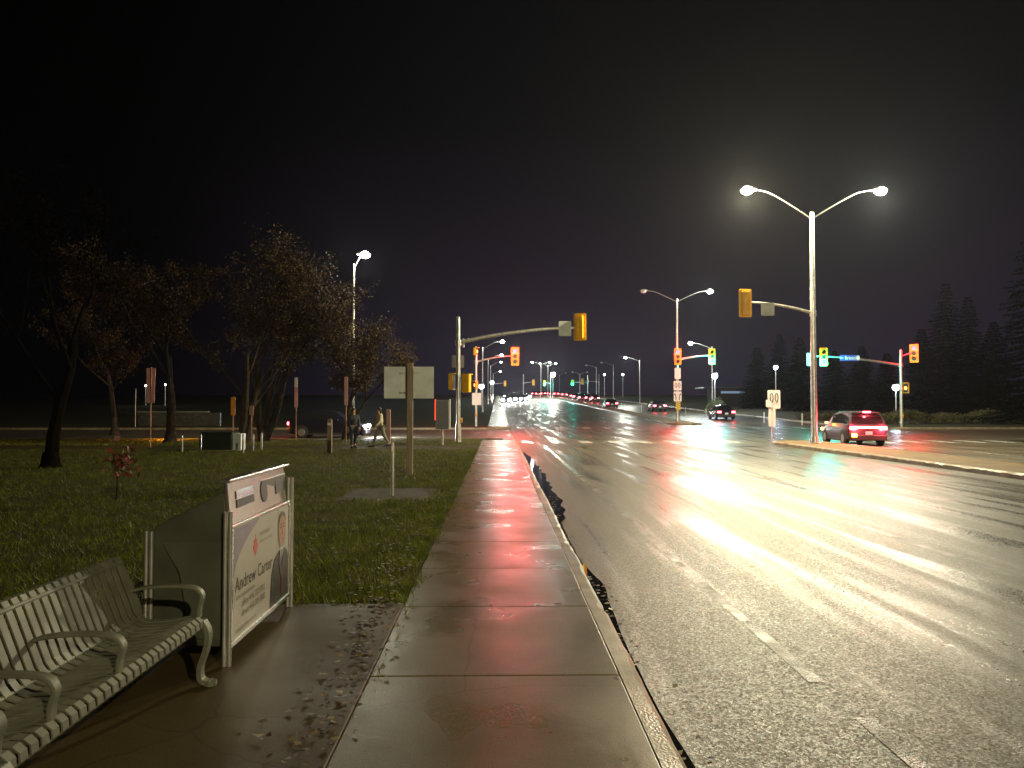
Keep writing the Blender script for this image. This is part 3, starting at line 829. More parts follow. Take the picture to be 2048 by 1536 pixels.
# posts, bollards, utility box on the left lawn
def bollard(px, py_base, w, h, m, label, name="bollard", cat="bollard", group=None):
    Y = 1.75 * FPX / (py_base - 814)
    o = thing(name, label, cat, (X_at(px, Y), Y, 0), 0, group)
    b = MB(); b.box((0, 0, h / 2), (w, w, h)); b.box((0, 0, h + 0.015), (w * .7, w * .7, 0.03)); b.build("post", m, o, bevel=0.012)
    b = MB(); b.box((0, -w / 2 - 0.004, h - 0.16), (w * .8, 0.006, 0.09)); b.build("reflector_band", WHITE, o)
    return o
bollard(660, 905, 0.17, 1.26, WOOD, "tall brown timber post left of the two people")
bollard(365, 903, 0.07, 0.62, STEEL, "slim bollard just right of the amber lit tree trunk")
bollard(402, 898, 0.08, 0.60, STEEL, "slim bollard against the left side of the dark green utility box")
bollard(487, 906, 0.07, 0.70, STEEL, "slim bollard against the right side of the dark green utility box")
bollard(507, 901, 0.07, 0.66, STEEL, "middle one of the three slim bollards right of the utility box")
bollard(524, 899, 0.07, 0.66, STEEL, "slim bollard at the foot of the forked tree")
Yu = 31.0
ub = thing("utility_box", "low dark green utility box with a pale end on the lawn", "utility box", (X_at(434, Yu), Yu + .4, 0))
b = MB(); b.box((0, 0, 0.36), (1.2, 0.8, 0.66)); b.build("housing", GREENBOX, ub, bevel=0.03)
b = MB(); b.prism([(-0.64, 0.69), (0.64, 0.69), (0.60, 0.75), (-0.60, 0.75)], lambda u, v, w: (u, -0.44 + w, v), 0.88); b.build("lid", GREENBOX, ub, bevel=0.01)
b = MB(); b.box((0.78, -0.05, 0.34), (0.34, 0.6, 0.68)); b.build("end_panel", SIGNBACK, ub, bevel=0.02)
b = MB(); b.box((0, 0, 0.015), (1.7, 1.0, 0.05)); b.build("base_slab", KERB, ub)

def blade_sign(px, py_top, py_bot, Y, w, m, label, cat="sign", name="street_sign", post_bot=None, twin=False, top_m=None, lean=0.0):
    x = X_at(px, Y); g = G(Y)
    zt = P(px, py_top, Y).z - g; zb = P(px, py_bot, Y).z - g
    o = thing(name, label, cat, (x, Y, g))
    b = MB(); b.tube([(0, 0.03, 0), (0, 0.03, zt + 0.03)], 0.03, 8); b.build("post", mat("rusty_steel", (0.30, 0.16, 0.10), 0.6, 0.2, var=0.3), o, smooth=True)
    if twin:
        for s_ in (-1, 1):
            b = MB(); b.box((s_ * w * .55, 0, (zt + zb) / 2), (w * .72, 0.02, zt - zb), rot=(0, s_ * R(1.5), 0)); b.build("sign_panel", m, o, bevel=0.004)
    else:
        b = MB(); b.box((0, 0, (zt + zb) / 2), (w, 0.02, zt - zb)); b.build("sign_panel", m, o, bevel=0.004)
    if top_m:
        b = MB(); b.box((0, -0.012, zt - (zt - zb) * .16), (w * .96, 0.012, (zt - zb) * .32)); b.build("top_plate", top_m, o)
    return o
blade_sign(301, 736, 806, 33.5, 0.20, PINK, "tall pink sign with two blades left of the amber lit tree", twin=True)
blade_sign(592, 755, 815, 44.0 - 4, 0.17, PINK, "narrow sign with a white top above the dark car's tail", top_m=WHITE)
blade_sign(692, 754, 810, 36.0, 0.17, PINK, "narrow pink sign blade beside the lamp pole over the dark car")
blade_sign(466, 795, 831, 36.0, 0.20, ORANGE, "small orange sign left of the forked tree trunks")
blade_sign(489, 796, 819, 37.5, 0.22, mat("dull_orange_sign", (0.42, 0.22, 0.08), 0.5, var=0.1), "dull amber plate seen between the tree trunks")
blade_sign(503, 812, 830, 36.5, 0.20, mat("faded_pink_sign", (0.36, 0.22, 0.18), 0.5, var=0.1), "small faded plate hung low beside the forked trunk")
pk = blade_sign(777, 822, 832, 36.2, 0.16, PINK, "pinkish square post right beside the person in the pale jacket", "post", "sign_post")
b = MB(); b.box((0, 0, 0.82), (0.20, 0.10, 1.6)); b.build("post_casing", mat("pink_casing", (0.42, 0.25, 0.20), 0.6, var=0.15), pk, bevel=0.01)

# unseen amber lamp added behind the left trunk for the glow on the grass
al = thing("added_amber_light", "low amber light added behind the left tree trunk to cast a glow on the grass", "light", (X_at(342, 41.0), 41.0, 0))
b = MB(); b.tube([(0, 0, 0), (0, 0, 0.25)], 0.04, 8); b.build("stem", DARKSTEEL, al)
b = MB(); b.tube([(0, 0, 0.25), (0, 0, 0.33)], 0.05, 10); b.build("lens", AMBER_E, al)
lamp("amber_lamp", (0, -0.1, 0.36), 420, (1.0, 0.34, 0.02), 0.06, al)

# low wall with pale coping far left
lw = thing("low_wall", "low dark wall with a pale coping beyond the left trees", "wall", (X_at(350, 61.5), 61.5, G(61.5)))
b = MB(); b.box((0.4, 0, 0.52), (6.4, 0.3, 1.04)); b.build("wall", DARKSTEEL, lw)
b = MB(); b.box((-0.1, -0.02, 1.11), (5.6, 0.42, 0.14)); b.build("coping", mat("pale_coping", (0.12, 0.125, 0.10), 0.8, var=0.2), lw, bevel=0.02)
tp = thing("thin_pole", "thin pole at the left end of the low wall", "pole", (X_at(271, 60), 60, G(60)))
b = MB(); b.tube([(0, 0, 0), (0, 0, 2.9)], 0.035, 8); b.ball((0, 0, 2.92), 0.05); b.build("shaft", STEEL, tp, smooth=True)

# sapling with red leaves
sp_ = thing("sapling", "small staked sapling with dark red leaves behind the recycling bin", "sapling", (X_at(236, 14.5), 14.5, 0))
b = MB(); b.tube([(0, 0, 0), (0.01, 0, 0.35), (-0.03, 0, 0.65), (-0.10, 0, 0.98)], [.018, .016, .012, .006], 6)
for (x, z, dx) in ((0.0, .4, .2), (-.02, .55, -.15), (-.05, .7, .22), (-.02, .6, .3)):
    b.tube([(x, 0, z), (x + dx, .05, z + .22)], [.008, .004], 5)
b.build("stem", BARK, sp_)
rr_ = np.random.RandomState(9); nL = 130
c_ = np.stack([0.08 + rr_.randn(nL) * .13, rr_.randn(nL) * .1, 0.72 + rr_.randn(nL) * .14], 1)
q_ = rr_.randn(nL, 2, 3) * 0.03
v_ = np.stack([c_ - q_[:, 0], c_ - q_[:, 1], c_ + q_[:, 0], c_ + q_[:, 1]], 1)
raw("foliage", v_, np.arange(nL * 4).reshape(nL, 4), [mat("red_leaf", (0.16, 0.035, 0.02), 0.6, var=0.4, vscale=5)], None, sp_)

# ------------------------------------------------------------------ street lights
def lamp_head(root, x, z, sgn, lit, y=0.0, scale=1.0, lens_m=None, watts=0, col=(1, .9, .7), aim=None):
    """cobra head: flat tapered housing with the lens below; sgn = the way it points along x"""
    b = MB()
    L, Wd, H = 0.72 * scale, 0.30 * scale, 0.13 * scale
    prof = [(-0.05, 0.02), (L * .3, H), (L * .75, H), (L, H * .35), (L, 0), (-0.05, -0.02)]
    b.prism([(u * sgn, v) for u, v in prof], lambda u, v, w: (x + u, y - Wd / 2 + w, z + v), Wd)
    h = b.build("lamp_head", mat("lamp_housing", (0.30, 0.30, 0.30), 0.45, 0.3), root, bevel=0.015)
    q = MB(); q.ball((x + sgn * L * .58, y, z - 0.03), (L * .40, Wd * .80, 0.20 * scale), nu=16, nv=10)
    q.build("lens", (lens_m or LAMP_E) if lit else LENS_GLASS, h, smooth=True)
    if lit and watts:
        lamp("street_lamp_light", (x + sgn * L * .55, y, z - 0.36 * scale), watts, col, 0.18 * scale, root, *(aim or (None, None)), 1.0)
    return h

def street_light(name, label, px, Y, h, arms, X=None, r0=0.12, r1=0.075, group=None, rise=0.75, lens_m=None, watts=0, col=(1, .9, .7), aim=None):
    x = X if X is not None else X_at(px, Y)
    o = thing(name, label, "street light", (x, Y, G(Y) + 0.004), 0, group)
    b = MB(); b.tube([(0, 0, 0), (0, 0, h * .5), (0, 0, h)], [r0, (r0 + r1) / 2, r1], 12); b.ball((0, 0, h), r1 * 1.02)
    b.build("pole", STEEL, o, smooth=True)
    b = MB(); b.tube([(0, 0, 0), (0, 0, 0.05)], r0 * 1.9, 12); b.tube([(0, 0, 0.05), (0, 0, 0.35)], [r0 * 1.35, r0 * 1.2], 12)
    b.build("base_flange", STEEL, o, smooth=True)
    for (dx, lit, w_, c_, m_) in arms:
        sgn = 1 if dx > 0 else -1
        z0 = h - 0.25
        L = abs(dx)
        pts = smooth_path([(0, 0, z0), (sgn * L * .30, 0, z0 + rise * .43), (sgn * L * .62, 0, z0 + rise * .85), (sgn * L * .78, 0, z0 + rise * .97), (sgn * (L - .35), 0, z0 + rise)], 5)
        a = MB(); a.tube(pts, [0.036 - 0.010 * i / len(pts) for i in range(len(pts))], 8)
        a.build("arm", STEEL, o, smooth=True)
        lamp_head(o, sgn * (L - .35), z0 + rise, sgn, lit, lens_m=m_ or lens_m, watts=w_, col=c_ or col, aim=aim)
    return o
WARM = (1.0, 0.84, 0.50); COOL = (0.95, 1.0, 0.86)
# median pole with two lamps; the same pole carries a signal arm (built below as its parts)
main_pole = street_light("street_light", "tall steel median light pole with two bright lamps and a signal arm", 1628, 36.4, 11.0,
    [(-3.05, True, LAMP_W * 2.05, WARM, LAMP_E), (3.28, True, LAMP_W * 1.3, (1, .94, .66), LAMPW_E)], r0=0.155, r1=0.10, rise=1.38)
street_light("street_light", "median light pole behind the viewer with two bright lamps", 0, -16.0, 11.0,
    [(-3.25, True, LAMP_W * 2.8, (1, .83, .46), LAMP_E), (3.25, True, LAMP_W * .5, COOL, LAMPW_E)], X=14.9, r0=0.155, r1=0.10, rise=1.0, aim=(R(88), (R(76), 0, R(3))))
far_pole = street_light("street_light", "median light pole past the crossing with one lamp lit and a red signal", 1355, 70.0, 11.2,
    [(-3.0, False, 0, None, None), (3.0, True, LAMP_W * .32, COOL, LAMPW_E)], r0=0.14, r1=0.08, rise=1.0)
street_light("street_light", "lamp post above the bare trees with a bare pole behind the dark car", 706, 42.6, 9.6,
    [(0.55, True, LAMP_W * .17, (1, .97, .75), LAMPW_E)], r0=0.09, r1=0.055, rise=0.82)
# right-hand row, arms over the road
RIGHT = [(1425, 98, 8.3, True, "lamp post on the right just past the green light, its lamp lit"),
         (1280, 147, 8.3, True, "lamp post right of centre with its lamp lit, left of the red signal"),
         (1227, 181, 8.4, False, "dark lamp post with no light between two lit ones right of centre"),
         (1193, 212, 8.6, False, "thin dark lamp post beside the crowd of tail lights")]
for px, Y, h, lit, lab in RIGHT:
    street_light("street_light", lab, px, Y, h, [(-2.7, lit, LAMP_W * .5 if lit else 0, COOL, LAMPW_E)], r0=0.10, r1=0.06, group="lamp posts along the right kerb")
LEFT = [(965, 96, 8.1, "nearest lamp post of the left kerb row, highest light over the road"),
        (976, 140, 8.2, "second lamp post of the left kerb row, light just under the mast arm"),
        (981, 181, 8.2, "third lamp post of the left kerb row, close below the second light"),
        (986, 262, 7.6, "farthest lamp post of the left kerb row, lowest of the four lights")]
for px, Y, h, lab in LEFT:
    street_light("street_light", lab, px, Y, h, [(2.4, True, LAMP_W * .10, COOL, LAMPW_E)], r0=0.10, r1=0.06, rise=1.0, group="lamp posts along the left kerb")
FARM = [(1082, 215, 9.4, True, "double arm median lamp post left of the far green signal"),
        (1096, 240, 9.8, True, "double arm median lamp post right of the far green signal"),
        (1119, 300, 8.0, False, "thin median lamp post at the crest of the road"),
        (1160, 255, 7.4, False, "low thin lamp post beside the far right green signal")]
for px, Y, h, lit, lab in FARM:
    street_light("street_light", lab, px, Y, h, [(-2.4, lit, LAMP_W * .4 if lit else 0, COOL, LAMPW_E), (2.4, lit, LAMP_W * .4 if lit else 0, COOL, LAMPW_E)], r0=0.10, r1=0.07, rise=0.9, group="median lamp posts far ahead")

def lot_lamp(px, py, Y, label, watts, rad=0.20, m=None, col=(.66, .80, 1.0), name="area_light"):
    x = X_at(px, Y); g = G(Y); z = P(px, py, Y).z - g
    o = thing(name, label, "area light", (x, Y, g))
    b = MB(); b.tube([(0, 0, 0), (0, 0, z - rad)], [0.08, 0.05], 8); b.build("pole", STEEL, o, smooth=True)
    b = MB(); b.box((0, 0, z + rad * .9), (rad * 1.7, rad * 1.7, rad * .4)); b.build("hood", DARKSTEEL, o, bevel=0.02)
    b = MB(); b.ball((0, 0, z), (rad, rad, rad * 1.05), nu=14, nv=8); b.build("lens", m or LAMPB_E, o, smooth=True)
    if watts: lamp("area_lamp_light", (0, -rad - .08, z - .05), watts, col, rad, o)
    return o
lot_lamp(1430, 752, 92, "brilliant blue white area light under the far green signal", 1700, 0.34)
lot_lamp(1552, 735, 108, "blue white area light among the conifers right of centre", 700, 0.30)
lot_lamp(1792, 775, 82, "blue white area light beside the right hand signal pole", 700, 0.34)
lot_lamp(963, 773, 120, "blue area light close beside the far left signal pole", 250, 0.40)
lot_lamp(984, 765, 150, "white area light between the left lamp posts", 200, 0.34, LAMPW_E, COOL)
lot_lamp(1106, 749, 205, "large pale light right of the far median lamp posts", 3200, 0.62, LAMPW_E, COOL)
lot_lamp(1209, 749, 235, "left one of two small greenish lights right of centre", 260, 0.30, emit("lamp_lens_green", (.72, 1, .86), 20), (.7, 1, .85))
lot_lamp(1246, 749, 235, "right one of two small greenish lights beside the lit lamp post", 260, 0.30, emit("lamp_lens_green", (.72, 1, .86), 20), (.7, 1, .85))
lot_lamp(291, 771, 130, "tiny white light left of the tall pink sign in the park", 60, 0.13, LAMPW_E, COOL)
lot_lamp(330, 769, 130, "tiny white light right of the tall pink sign in the park", 40, 0.10, LAMPW_E, COOL)

# ------------------------------------------------------------------ traffic signals
def rounded(w, h, r, n=4):
    out = []
    for cx, cz, a0 in ((w / 2 - r, h / 2 - r, 0), (-w / 2 + r, h / 2 - r, 90), (-w / 2 + r, -h / 2 + r, 180), (w / 2 - r, -h / 2 + r, 270)):
        out += [(cx + r * math.cos(R(a0 + 90 * i / n)), cz + r * math.sin(R(a0 + 90 * i / n))) for i in range(n + 1)]
    return out
def signal_head(root, x, z, state, rz=0.0, y=0.0, w=0.62, h=1.34, plate=True):
    """three lens head, front toward -y; rz turns it about its own axis"""
    M = Matrix.Translation((x, y, z)) @ Matrix.Rotation(rz, 4, 'Z')
    f = lambda u, v, q: M @ Vector((u, q, v))
    b = MB()
    if plate:
        b.prism(rounded(w, h, 0.07), lambda u, v, q: f(u, v, q), 0.02)
    b.prism(rounded(0.36, h - .2, 0.05), lambda u, v, q: f(u, v, q + 0.02), 0.20)
    b.prism(rounded(0.30, 0.12, 0.03), lambda u, v, q: f(u, v + h * .34, q + 0.22), 0.03)
    b.prism(rounded(0.10, h - .4, 0.03), lambda u, v, q: f(u + .09, v, q + 0.22), 0.025)
    head = b.build("signal_head", YELLOW, root, bevel=0.008)
    cols = {"red": RED_E, "amber": AMBER_E, "green": GREEN_E}
    for k, nm in enumerate(("red", "amber", "green")):
        zc = (1 - k) * (h - .2) / 3.05
        q = MB()
        q.prism([(0.155 * math.cos(a), zc + 0.155 * math.sin(a)) for a in np.linspace(0, 2 * math.pi, 20, endpoint=False)], lambda u, v, s: f(u, v, -s - 0.004), 0.03)
        q.build("lens", cols[nm] if state == nm else LENS_OFF, head)
        if state == nm:
            c_ = {"red": (1, .0025, .010), "amber": (1, .3, .001), "green": (.0006, 1, .84)}[nm]
            lamp("signal_light", f(0, zc, -0.32), {"red": RED_W, "green": GREEN_W}.get(nm, 200) * (0.35 if rz < -.5 else 1), c_, 0.21, root)
        vv = MB()
        aa = [R(t) for t in range(-20, 201, 20)]
        vs = []
        for a in aa:
            dep = 0.12 + 0.16 * max(0, math.sin(a))
            vs += [f(0.168 * math.cos(a), zc + 0.168 * math.sin(a), 0), f(0.168 * math.cos(a), zc + 0.168 * math.sin(a), -dep),
                   f(0.180 * math.cos(a), zc + 0.180 * math.sin(a), -dep), f(0.180 * math.cos(a), zc + 0.180 * math.sin(a), 0)]
        k4 = len(aa)
        vv.add(vs, [(i * 4 + j, i * 4 + (j + 1) % 4, i * 4 + 4 + (j + 1) % 4, i * 4 + 4 + j) for i in range(k4 - 1) for j in range(4)] + [(0, 1, 2, 3), tuple(range(k4 * 4 - 4, k4 * 4))])
        vv.build("visor", YELLOW, head)
    return head
def ped_head(root, x, z, rz, lit=False, y=0.0, h=0.62):
    M = Matrix.Translation((x, y, z)) @ Matrix.Rotation(rz, 4, 'Z')
    f = lambda u, v, q: M @ Vector((u, q, v))
    b = MB(); b.prism(rounded(0.42, h, 0.05), f, 0.22); b.prism(rounded(0.44, 0.05, 0.02), lambda u, v, q: f(u, v + h * .48, -q), 0.16)
    hd = b.build("pedestrian_head", YELLOW, root, bevel=0.01)
    q = MB(); q.prism(rounded(0.34, h - .1, 0.03), lambda u, v, s: f(u, v, -s - .002), 0.012); q.build("face", BLACK, hd)
    if lit:
        q = MB(); q.prism([(-.08, -.12), (.06, -.12), (.10, .0), (.075, .02), (.06, -.01), (.06, .10), (-.08, .10), (-.11, -.02)], lambda u, v, s: f(u, v, -s - .016), 0.006)
        q.build("hand_symbol", HAND_E, hd)
    return hd
def button(root, z, y=-0.12, x=0.0):
    b = MB(); b.box((x, y, z), (0.13, 0.09, 0.26)); o = b.build("push_button", YELLOW, root, bevel=0.01)
    q = MB(); q.box((x + .01, y - .05, z - .03), (0.07, 0.02, 0.08)); q.build("button_face", REFLECT_RED, o)
def mast(root, z0, dx, z1, r=0.075, y=0.0):
    pts = smooth_path([(0, y, z0), (dx * .3, y, z0 + (z1 - z0) * .48), (dx * .7, y, z0 + (z1 - z0) * .88), (dx, y, z1)], 6)
    b = MB(); b.tube(pts, [r * (1 - .4 * i / (len(pts) - 1)) for i in range(len(pts))], 10)
    b.tube([(0, y, z0 - .14), (0, y, z0 + .14)], 0.155, 12)
    return b.build("mast_arm", STEEL, root, smooth=True)
def plate(root, name, x, z, w, h, m, y=-0.1, rz=0.0):
    M = Matrix.Translation((x, y, z)) @ Matrix.Rotation(rz, 4, 'Z')
    b = MB(); b.prism(rounded(w, h, min(w, h) * .1), lambda u, v, q: M @ Vector((u, q, v)), 0.012)
    return b.build(name, m, root)
def arrow_marks(sign, x, z, w, h, y, style):
    """black lane-use arrows on a white plate"""
    b = MB()
    f = lambda u, v, q: (x + u, y - q, z + v)
    def stroke(pts, t):
        for a, c in zip(pts[:-1], pts[1:]):
            dx, dz = c[0] - a[0], c[1] - a[1]; L = math.hypot(dx, dz) or 1; nx, nz = -dz / L * t / 2, dx / L * t / 2
            b.prism([(a[0] + nx, a[1] + nz), (a[0] - nx, a[1] - nz), (c[0] - nx, c[1] - nz), (c[0] + nx, c[1] + nz)], f, 0.004)
    if style == "loops":
        for cx in (-w * .2, w * .2):
            pts = [(cx + w * .12 * math.cos(R(a)), h * .05 + h * .22 * math.sin(R(a))) for a in range(-60, 241, 20)]
            stroke(pts, w * .065)
            e = pts[0]; b.prism([(e[0] - w * .08, e[1]), (e[0] + w * .06, e[1] + h * .02), (e[0] - w * .04, e[1] - h * .13)], f, 0.004)
    else:
        for cx, kx in ((-w * .22, -1), (w * .22, 1)):
            pts = [(cx, -h * .36), (cx, h * .02), (cx + kx * w * .10, h * .16)]
            stroke(pts, w * .09)
            e = pts[-1]; b.prism([(e[0] - w * .12, e[1] - h * .02), (e[0] + w * .12, e[1] - h * .02), (e[0] + kx * w * .06, e[1] + h * .18)], f, 0.004)
    return b.build("arrow_symbol", BLACK, sign)

# near left: arm over the road, head seen from behind
Yn = 38.0
ns_ = thing("traffic_signal", "near signal pole at the sidewalk end, long arm with a yellow head seen from behind", "traffic signal", (X_at(916.5, Yn), Yn, 0))
b = MB(); b.tube([(0, 0, 0), (0, 0, 3), (0, 0, 6.15)], [0.11, 0.10, 0.085], 12); b.ball((0, 0, 6.15), 0.086); b.build("pole", STEEL, ns_, smooth=True)
b = MB(); b.tube([(0, 0, 0), (0, 0, 0.04)], 0.2, 12); b.tube([(0, 0, .04), (0, 0, 0.9)], [0.15, .135], 12); b.build("base_flange", STEEL, ns_, smooth=True)
ax = X_at(1158, Yn) - X_at(916.5, Yn)
mast(ns_, 4.92, ax - 0.18, 5.68, 0.10)
signal_head(ns_, ax + 0.05, 5.70, None, R(180 - 20), y=-0.12)
plate(ns_, "sign_panel", X_at(1130, Yn) - X_at(916.5, Yn), 5.62, 0.62, 0.74, SIGNBACK, -0.12)
b = MB(); b.tube([(0.25, 0, 5.12), (0.25, 0, 4.70)], 0.05, 8); b.tube([(0.50, -.02, 5.16), (0.50, -.02, 5.0)], 0.03, 8); b.build("sensor", SIGNBACK, ns_)
ped_head(ns_, 0.46, 2.92, R(150), y=-.05, h=0.92)
ped_head(ns_, -0.22, 3.0, R(75), y=0.1, h=0.8)
plate(ns_, "sign_panel", -0.03, 4.0, 0.62, 0.62, GREYBOX, 0.12)
button(ns_, 1.1, 0.0, 0.14)

# near median arm on the main lamp pole (its own head and plate), seen from behind
mast(main_pole, 6.2, -3.05, 6.72, 0.07)
signal_head(main_pole, -3.28, 6.66, None, R(180), y=-0.10)
plate(main_pole, "sign_panel", -2.2, 6.38, 0.64, 0.62, SIGNBACK, -0.1)

# far left corner
Yf = 60.5
fl_ = thing("traffic_signal", "far left signal pole with a red light on its arm and white signs below", "traffic signal", (X_at(952, Yf), Yf, G(Yf)))
zf = lambda px, py: P(px, py, Yf).z - G(Yf)
b = MB(); b.tube([(0, 0, 0), (0, 0, zf(952, 694))], [0.11, 0.085], 12); b.ball((0, 0, zf(952, 694)), .086); b.build("pole", STEEL, fl_, smooth=True)
xa = X_at(1030, Yf) - X_at(952, Yf)
mast(fl_, zf(952, 724), xa - .25, zf(952, 712), 0.08)
signal_head(fl_, xa, zf(1030, 713), "red", R(6), y=-.1, h=1.45)
ped_head(fl_, 0.08, zf(955, 703), R(70), True, y=-.1)
ped_head(fl_, -0.1, zf(952, 770), R(-70), True, y=-.16)
plate(fl_, "sign_panel", 0.05, zf(952, 798), 0.72, 0.95, WHITE, -0.13)
button(fl_, zf(952, 829), -0.13, 0.04)

# far median: red head on the pole, green head on an arm, lane signs, hazard stripe
zm = lambda py: P(1355, py, 70).z - G(70)
signal_head(far_pole, 0.0, zm(714), "red", 0, y=-.25, h=1.5)
xg = X_at(1424, 70) - X_at(1355, 70)
mast(far_pole, zm(721), xg - .2, zm(711), 0.10)
signal_head(far_pole, xg, zm(713), "green", 0, y=-.12, h=1.45)
plate(far_pole, "sign_panel", 0.0, zm(747), 0.55, 1.0, WHITE, -0.16)
for (pa, pb) in ((762, 781), (783, 803)):
    zc = zm((pa + pb) / 2); hh = zm(pa) - zm(pb)
    s_ = plate(far_pole, "lane_sign", -0.02, zc, 0.72, hh, WHITE, -0.17)
    arrow_marks(s_, -0.02, zc, 0.72, hh, -0.172, "loops" if pa == 762 else "lanes")
hz = plate(far_pole, "hazard_marker", 0.02, zm(812), 0.42, 0.78, mat("hazard_yellow", (0.72, 0.48, 0.04), 0.45), -0.165)
b = MB()
for k in range(-2, 3):
    zc = zm(812) + k * 0.17
    b.add([(-0.17, -0.168, zc - .10), (0.21, -0.168, zc + .06), (0.21, -0.168, zc + .11), (-0.17, -0.168, zc - .05)], [(0, 1, 2, 3)])
b.build("stripe", BLACK, hz)

# far right corner: long arm to the left with a green head and the street name, red head on a bracket
Yr = 58.8
fr_ = thing("traffic_signal", "far right signal pole with a blue street name sign on its arm", "traffic signal", (X_at(1803, Yr), Yr, G(Yr)))
zr = lambda px, py: P(px, py, Yr).z - G(Yr)
rx = lambda px: X_at(px, Yr) - X_at(1803, Yr)
b = MB(); b.tube([(0, 0, 0), (0, 0, zr(1803, 701))], [0.12, 0.09], 12); b.ball((0, 0, zr(1803, 701)), .09); b.build("pole", STEEL, fr_, smooth=True)
mast(fr_, zr(1803, 731), rx(1622), zr(1640, 712), 0.10)
signal_head(fr_, rx(1647), zr(1647, 714), "green", 0, y=-.14, h=1.42)
plate(fr_, "sign_panel", rx(1621), zr(1621, 719), 0.62, 0.98, SIGNBACK, -0.12)
sn = plate(fr_, "street_name_sign", rx(1699.5), zr(1699, 716), 1.55, 0.44, BLUE, -0.13)
vs, fs = text_mesh("Bristol", 0.36, 'CENTER', 0.006)
b = MB(); b.add([(rx(1701) + p.x * .95, -0.134, zr(1699, 716) - .12 + p.y) for p in vs], fs)
b.prism([(rx(1681.5) - .10, zr(1699, 716) + .0), (rx(1681.5) + .02, zr(1699, 716) + .11), (rx(1681.5) + .02, zr(1699, 716) - .11)], lambda u, v, q: (u, -0.132 - q, v), 0.004)
b.box((rx(1681.5) + .10, -0.134, zr(1699, 716)), (0.16, .004, .06))
b.build("lettering", WHITE, sn)
b = MB(); cx, cz = rx(1716), zr(1699, 716)
b.prism([(cx + .13 * math.cos(a), cz + .17 * math.sin(a)) for a in np.linspace(0, 2 * math.pi, 20, endpoint=False)], lambda u, v, q: (u, -0.132 - q, v), 0.004)
b.build("emblem", WHITE, sn)
b = MB(); b.tube([(0, 0, zr(1803, 713)), (rx(1822), -.1, zr(1822, 706))], 0.05, 8); b.build("bracket", STEEL, fr_, smooth=True)
signal_head(fr_, rx(1828), zr(1828, 707), "red", R(-38), y=-.12, h=1.42)
ped_head(fr_, 0.30, zr(1812, 776), R(-45), True, y=-.1, h=0.8)
button(fr_, zr(1803, 832), -.14, 0.0)

# second intersection, far ahead
def small_signal(px, py, Y, state, side, label, armlen=3.5):
    x = X_at(px, Y); g = G(Y); z = P(px, py, Y).z - g
    o = thing("traffic_signal", label, "traffic signal", (x + side * armlen, Y, g), 0, "signals of the second intersection far ahead")
    b = MB(); b.tube([(0, 0, 0), (0, 0, max(6.2, z + .6))], [0.11, 0.09], 8); b.build("pole", STEEL, o, smooth=True)
    mast(o, z - .15, -side * (armlen - .2), z + .1, 0.08)
    signal_head(o, -side * armlen, z, state, 0 if state else R(180), y=-.1, h=1.4)
    return o
small_signal(1089, 766, 205, "green", 1, "far green signal left of the crest", 1.6)
small_signal(1145, 765, 200, "green", 1, "far green signal right of the crest above the red tail lights", 4)
small_signal(1067, 765, 190, None, -1, "yellow back of a far signal left of the far green light", 2.5)
small_signal(1165, 763, 185, None, 1, "yellow back of a far signal right of the far green light", 4)
small_signal(1010, 767, 195, None, -1, "yellow back of a far signal above the oncoming headlights", 3)

# keep-right sign at the nose of the median
Ys = 38.2
ks = thing("road_sign", "white arrow sign with two narrow pale markers on a thin post at the median nose", "road sign", (X_at(1543, Ys), Ys, 0.006))
zk = lambda py: P(1545, py, Ys).z
b = MB(); b.tube([(0, 0.03, 0), (0.05, 0.03, zk(782))], 0.026, 8); b.build("post", STEEL, ks, smooth=True)
sp2 = plate(ks, "sign_panel", 0.12, zk(799), 0.62, 0.92, WHITE, -0.02, R(-4))
arrow_marks(sp2, 0.12, zk(797), 0.62, 0.92, -0.045, "loops")
plate(ks, "tab_panel", -0.13, zk(807), 0.32, 0.36, WHITE, -0.04)
for xo, m_ in ((-.085, WHITE), (.11, WHITE)):
    b = MB(); b.prism([(xo - .085 + .03, zk(816)), (xo + .085 - .01, zk(816)), (xo + .085, zk(834)), (xo + .07, zk(853)), (xo - .07, zk(853)), (xo - .085, zk(834))], lambda u, v, q: (u, -0.02 + q, v), 0.012)
    b.build("marker_panel", m_, ks)

# thin reflector posts along the right-hand verge
for i, (px, py, Y, lab) in enumerate([(1283, 806, 100, "short white reflector post left of the red signal pole"), (1306, 806, 112, "short white reflector post beside the third distant car"),
        (1371, 822, 88, "short white reflector post right of the red signal pole"), (1412, 826, 80, "short white reflector post beside the nearest dark sedan"),
        (1604, 836, 66, "short white reflector post left of the main median pole"), (1528, 830, 70, "short white reflector post near the arrow sign")]):
    x = max(28.9, X_at(px, Y)) if px > 1400 else X_at(px, Y)
    o = thing("reflector_post", lab, "reflector post", (X_at(px, Y), Y, G(Y) - (0.14 if 17.4 < X_at(px, Y) < 28 else 0)), 0, "reflector posts along the road")
    b = MB(); b.tube([(0, 0, 0), (0, 0, 1.0)], 0.045, 8); b.build("post", WHITE, o, smooth=True)
    b = MB(); b.box((0, -.05, .85), (.07, .01, .16)); b.build("reflector", WHITE, o)

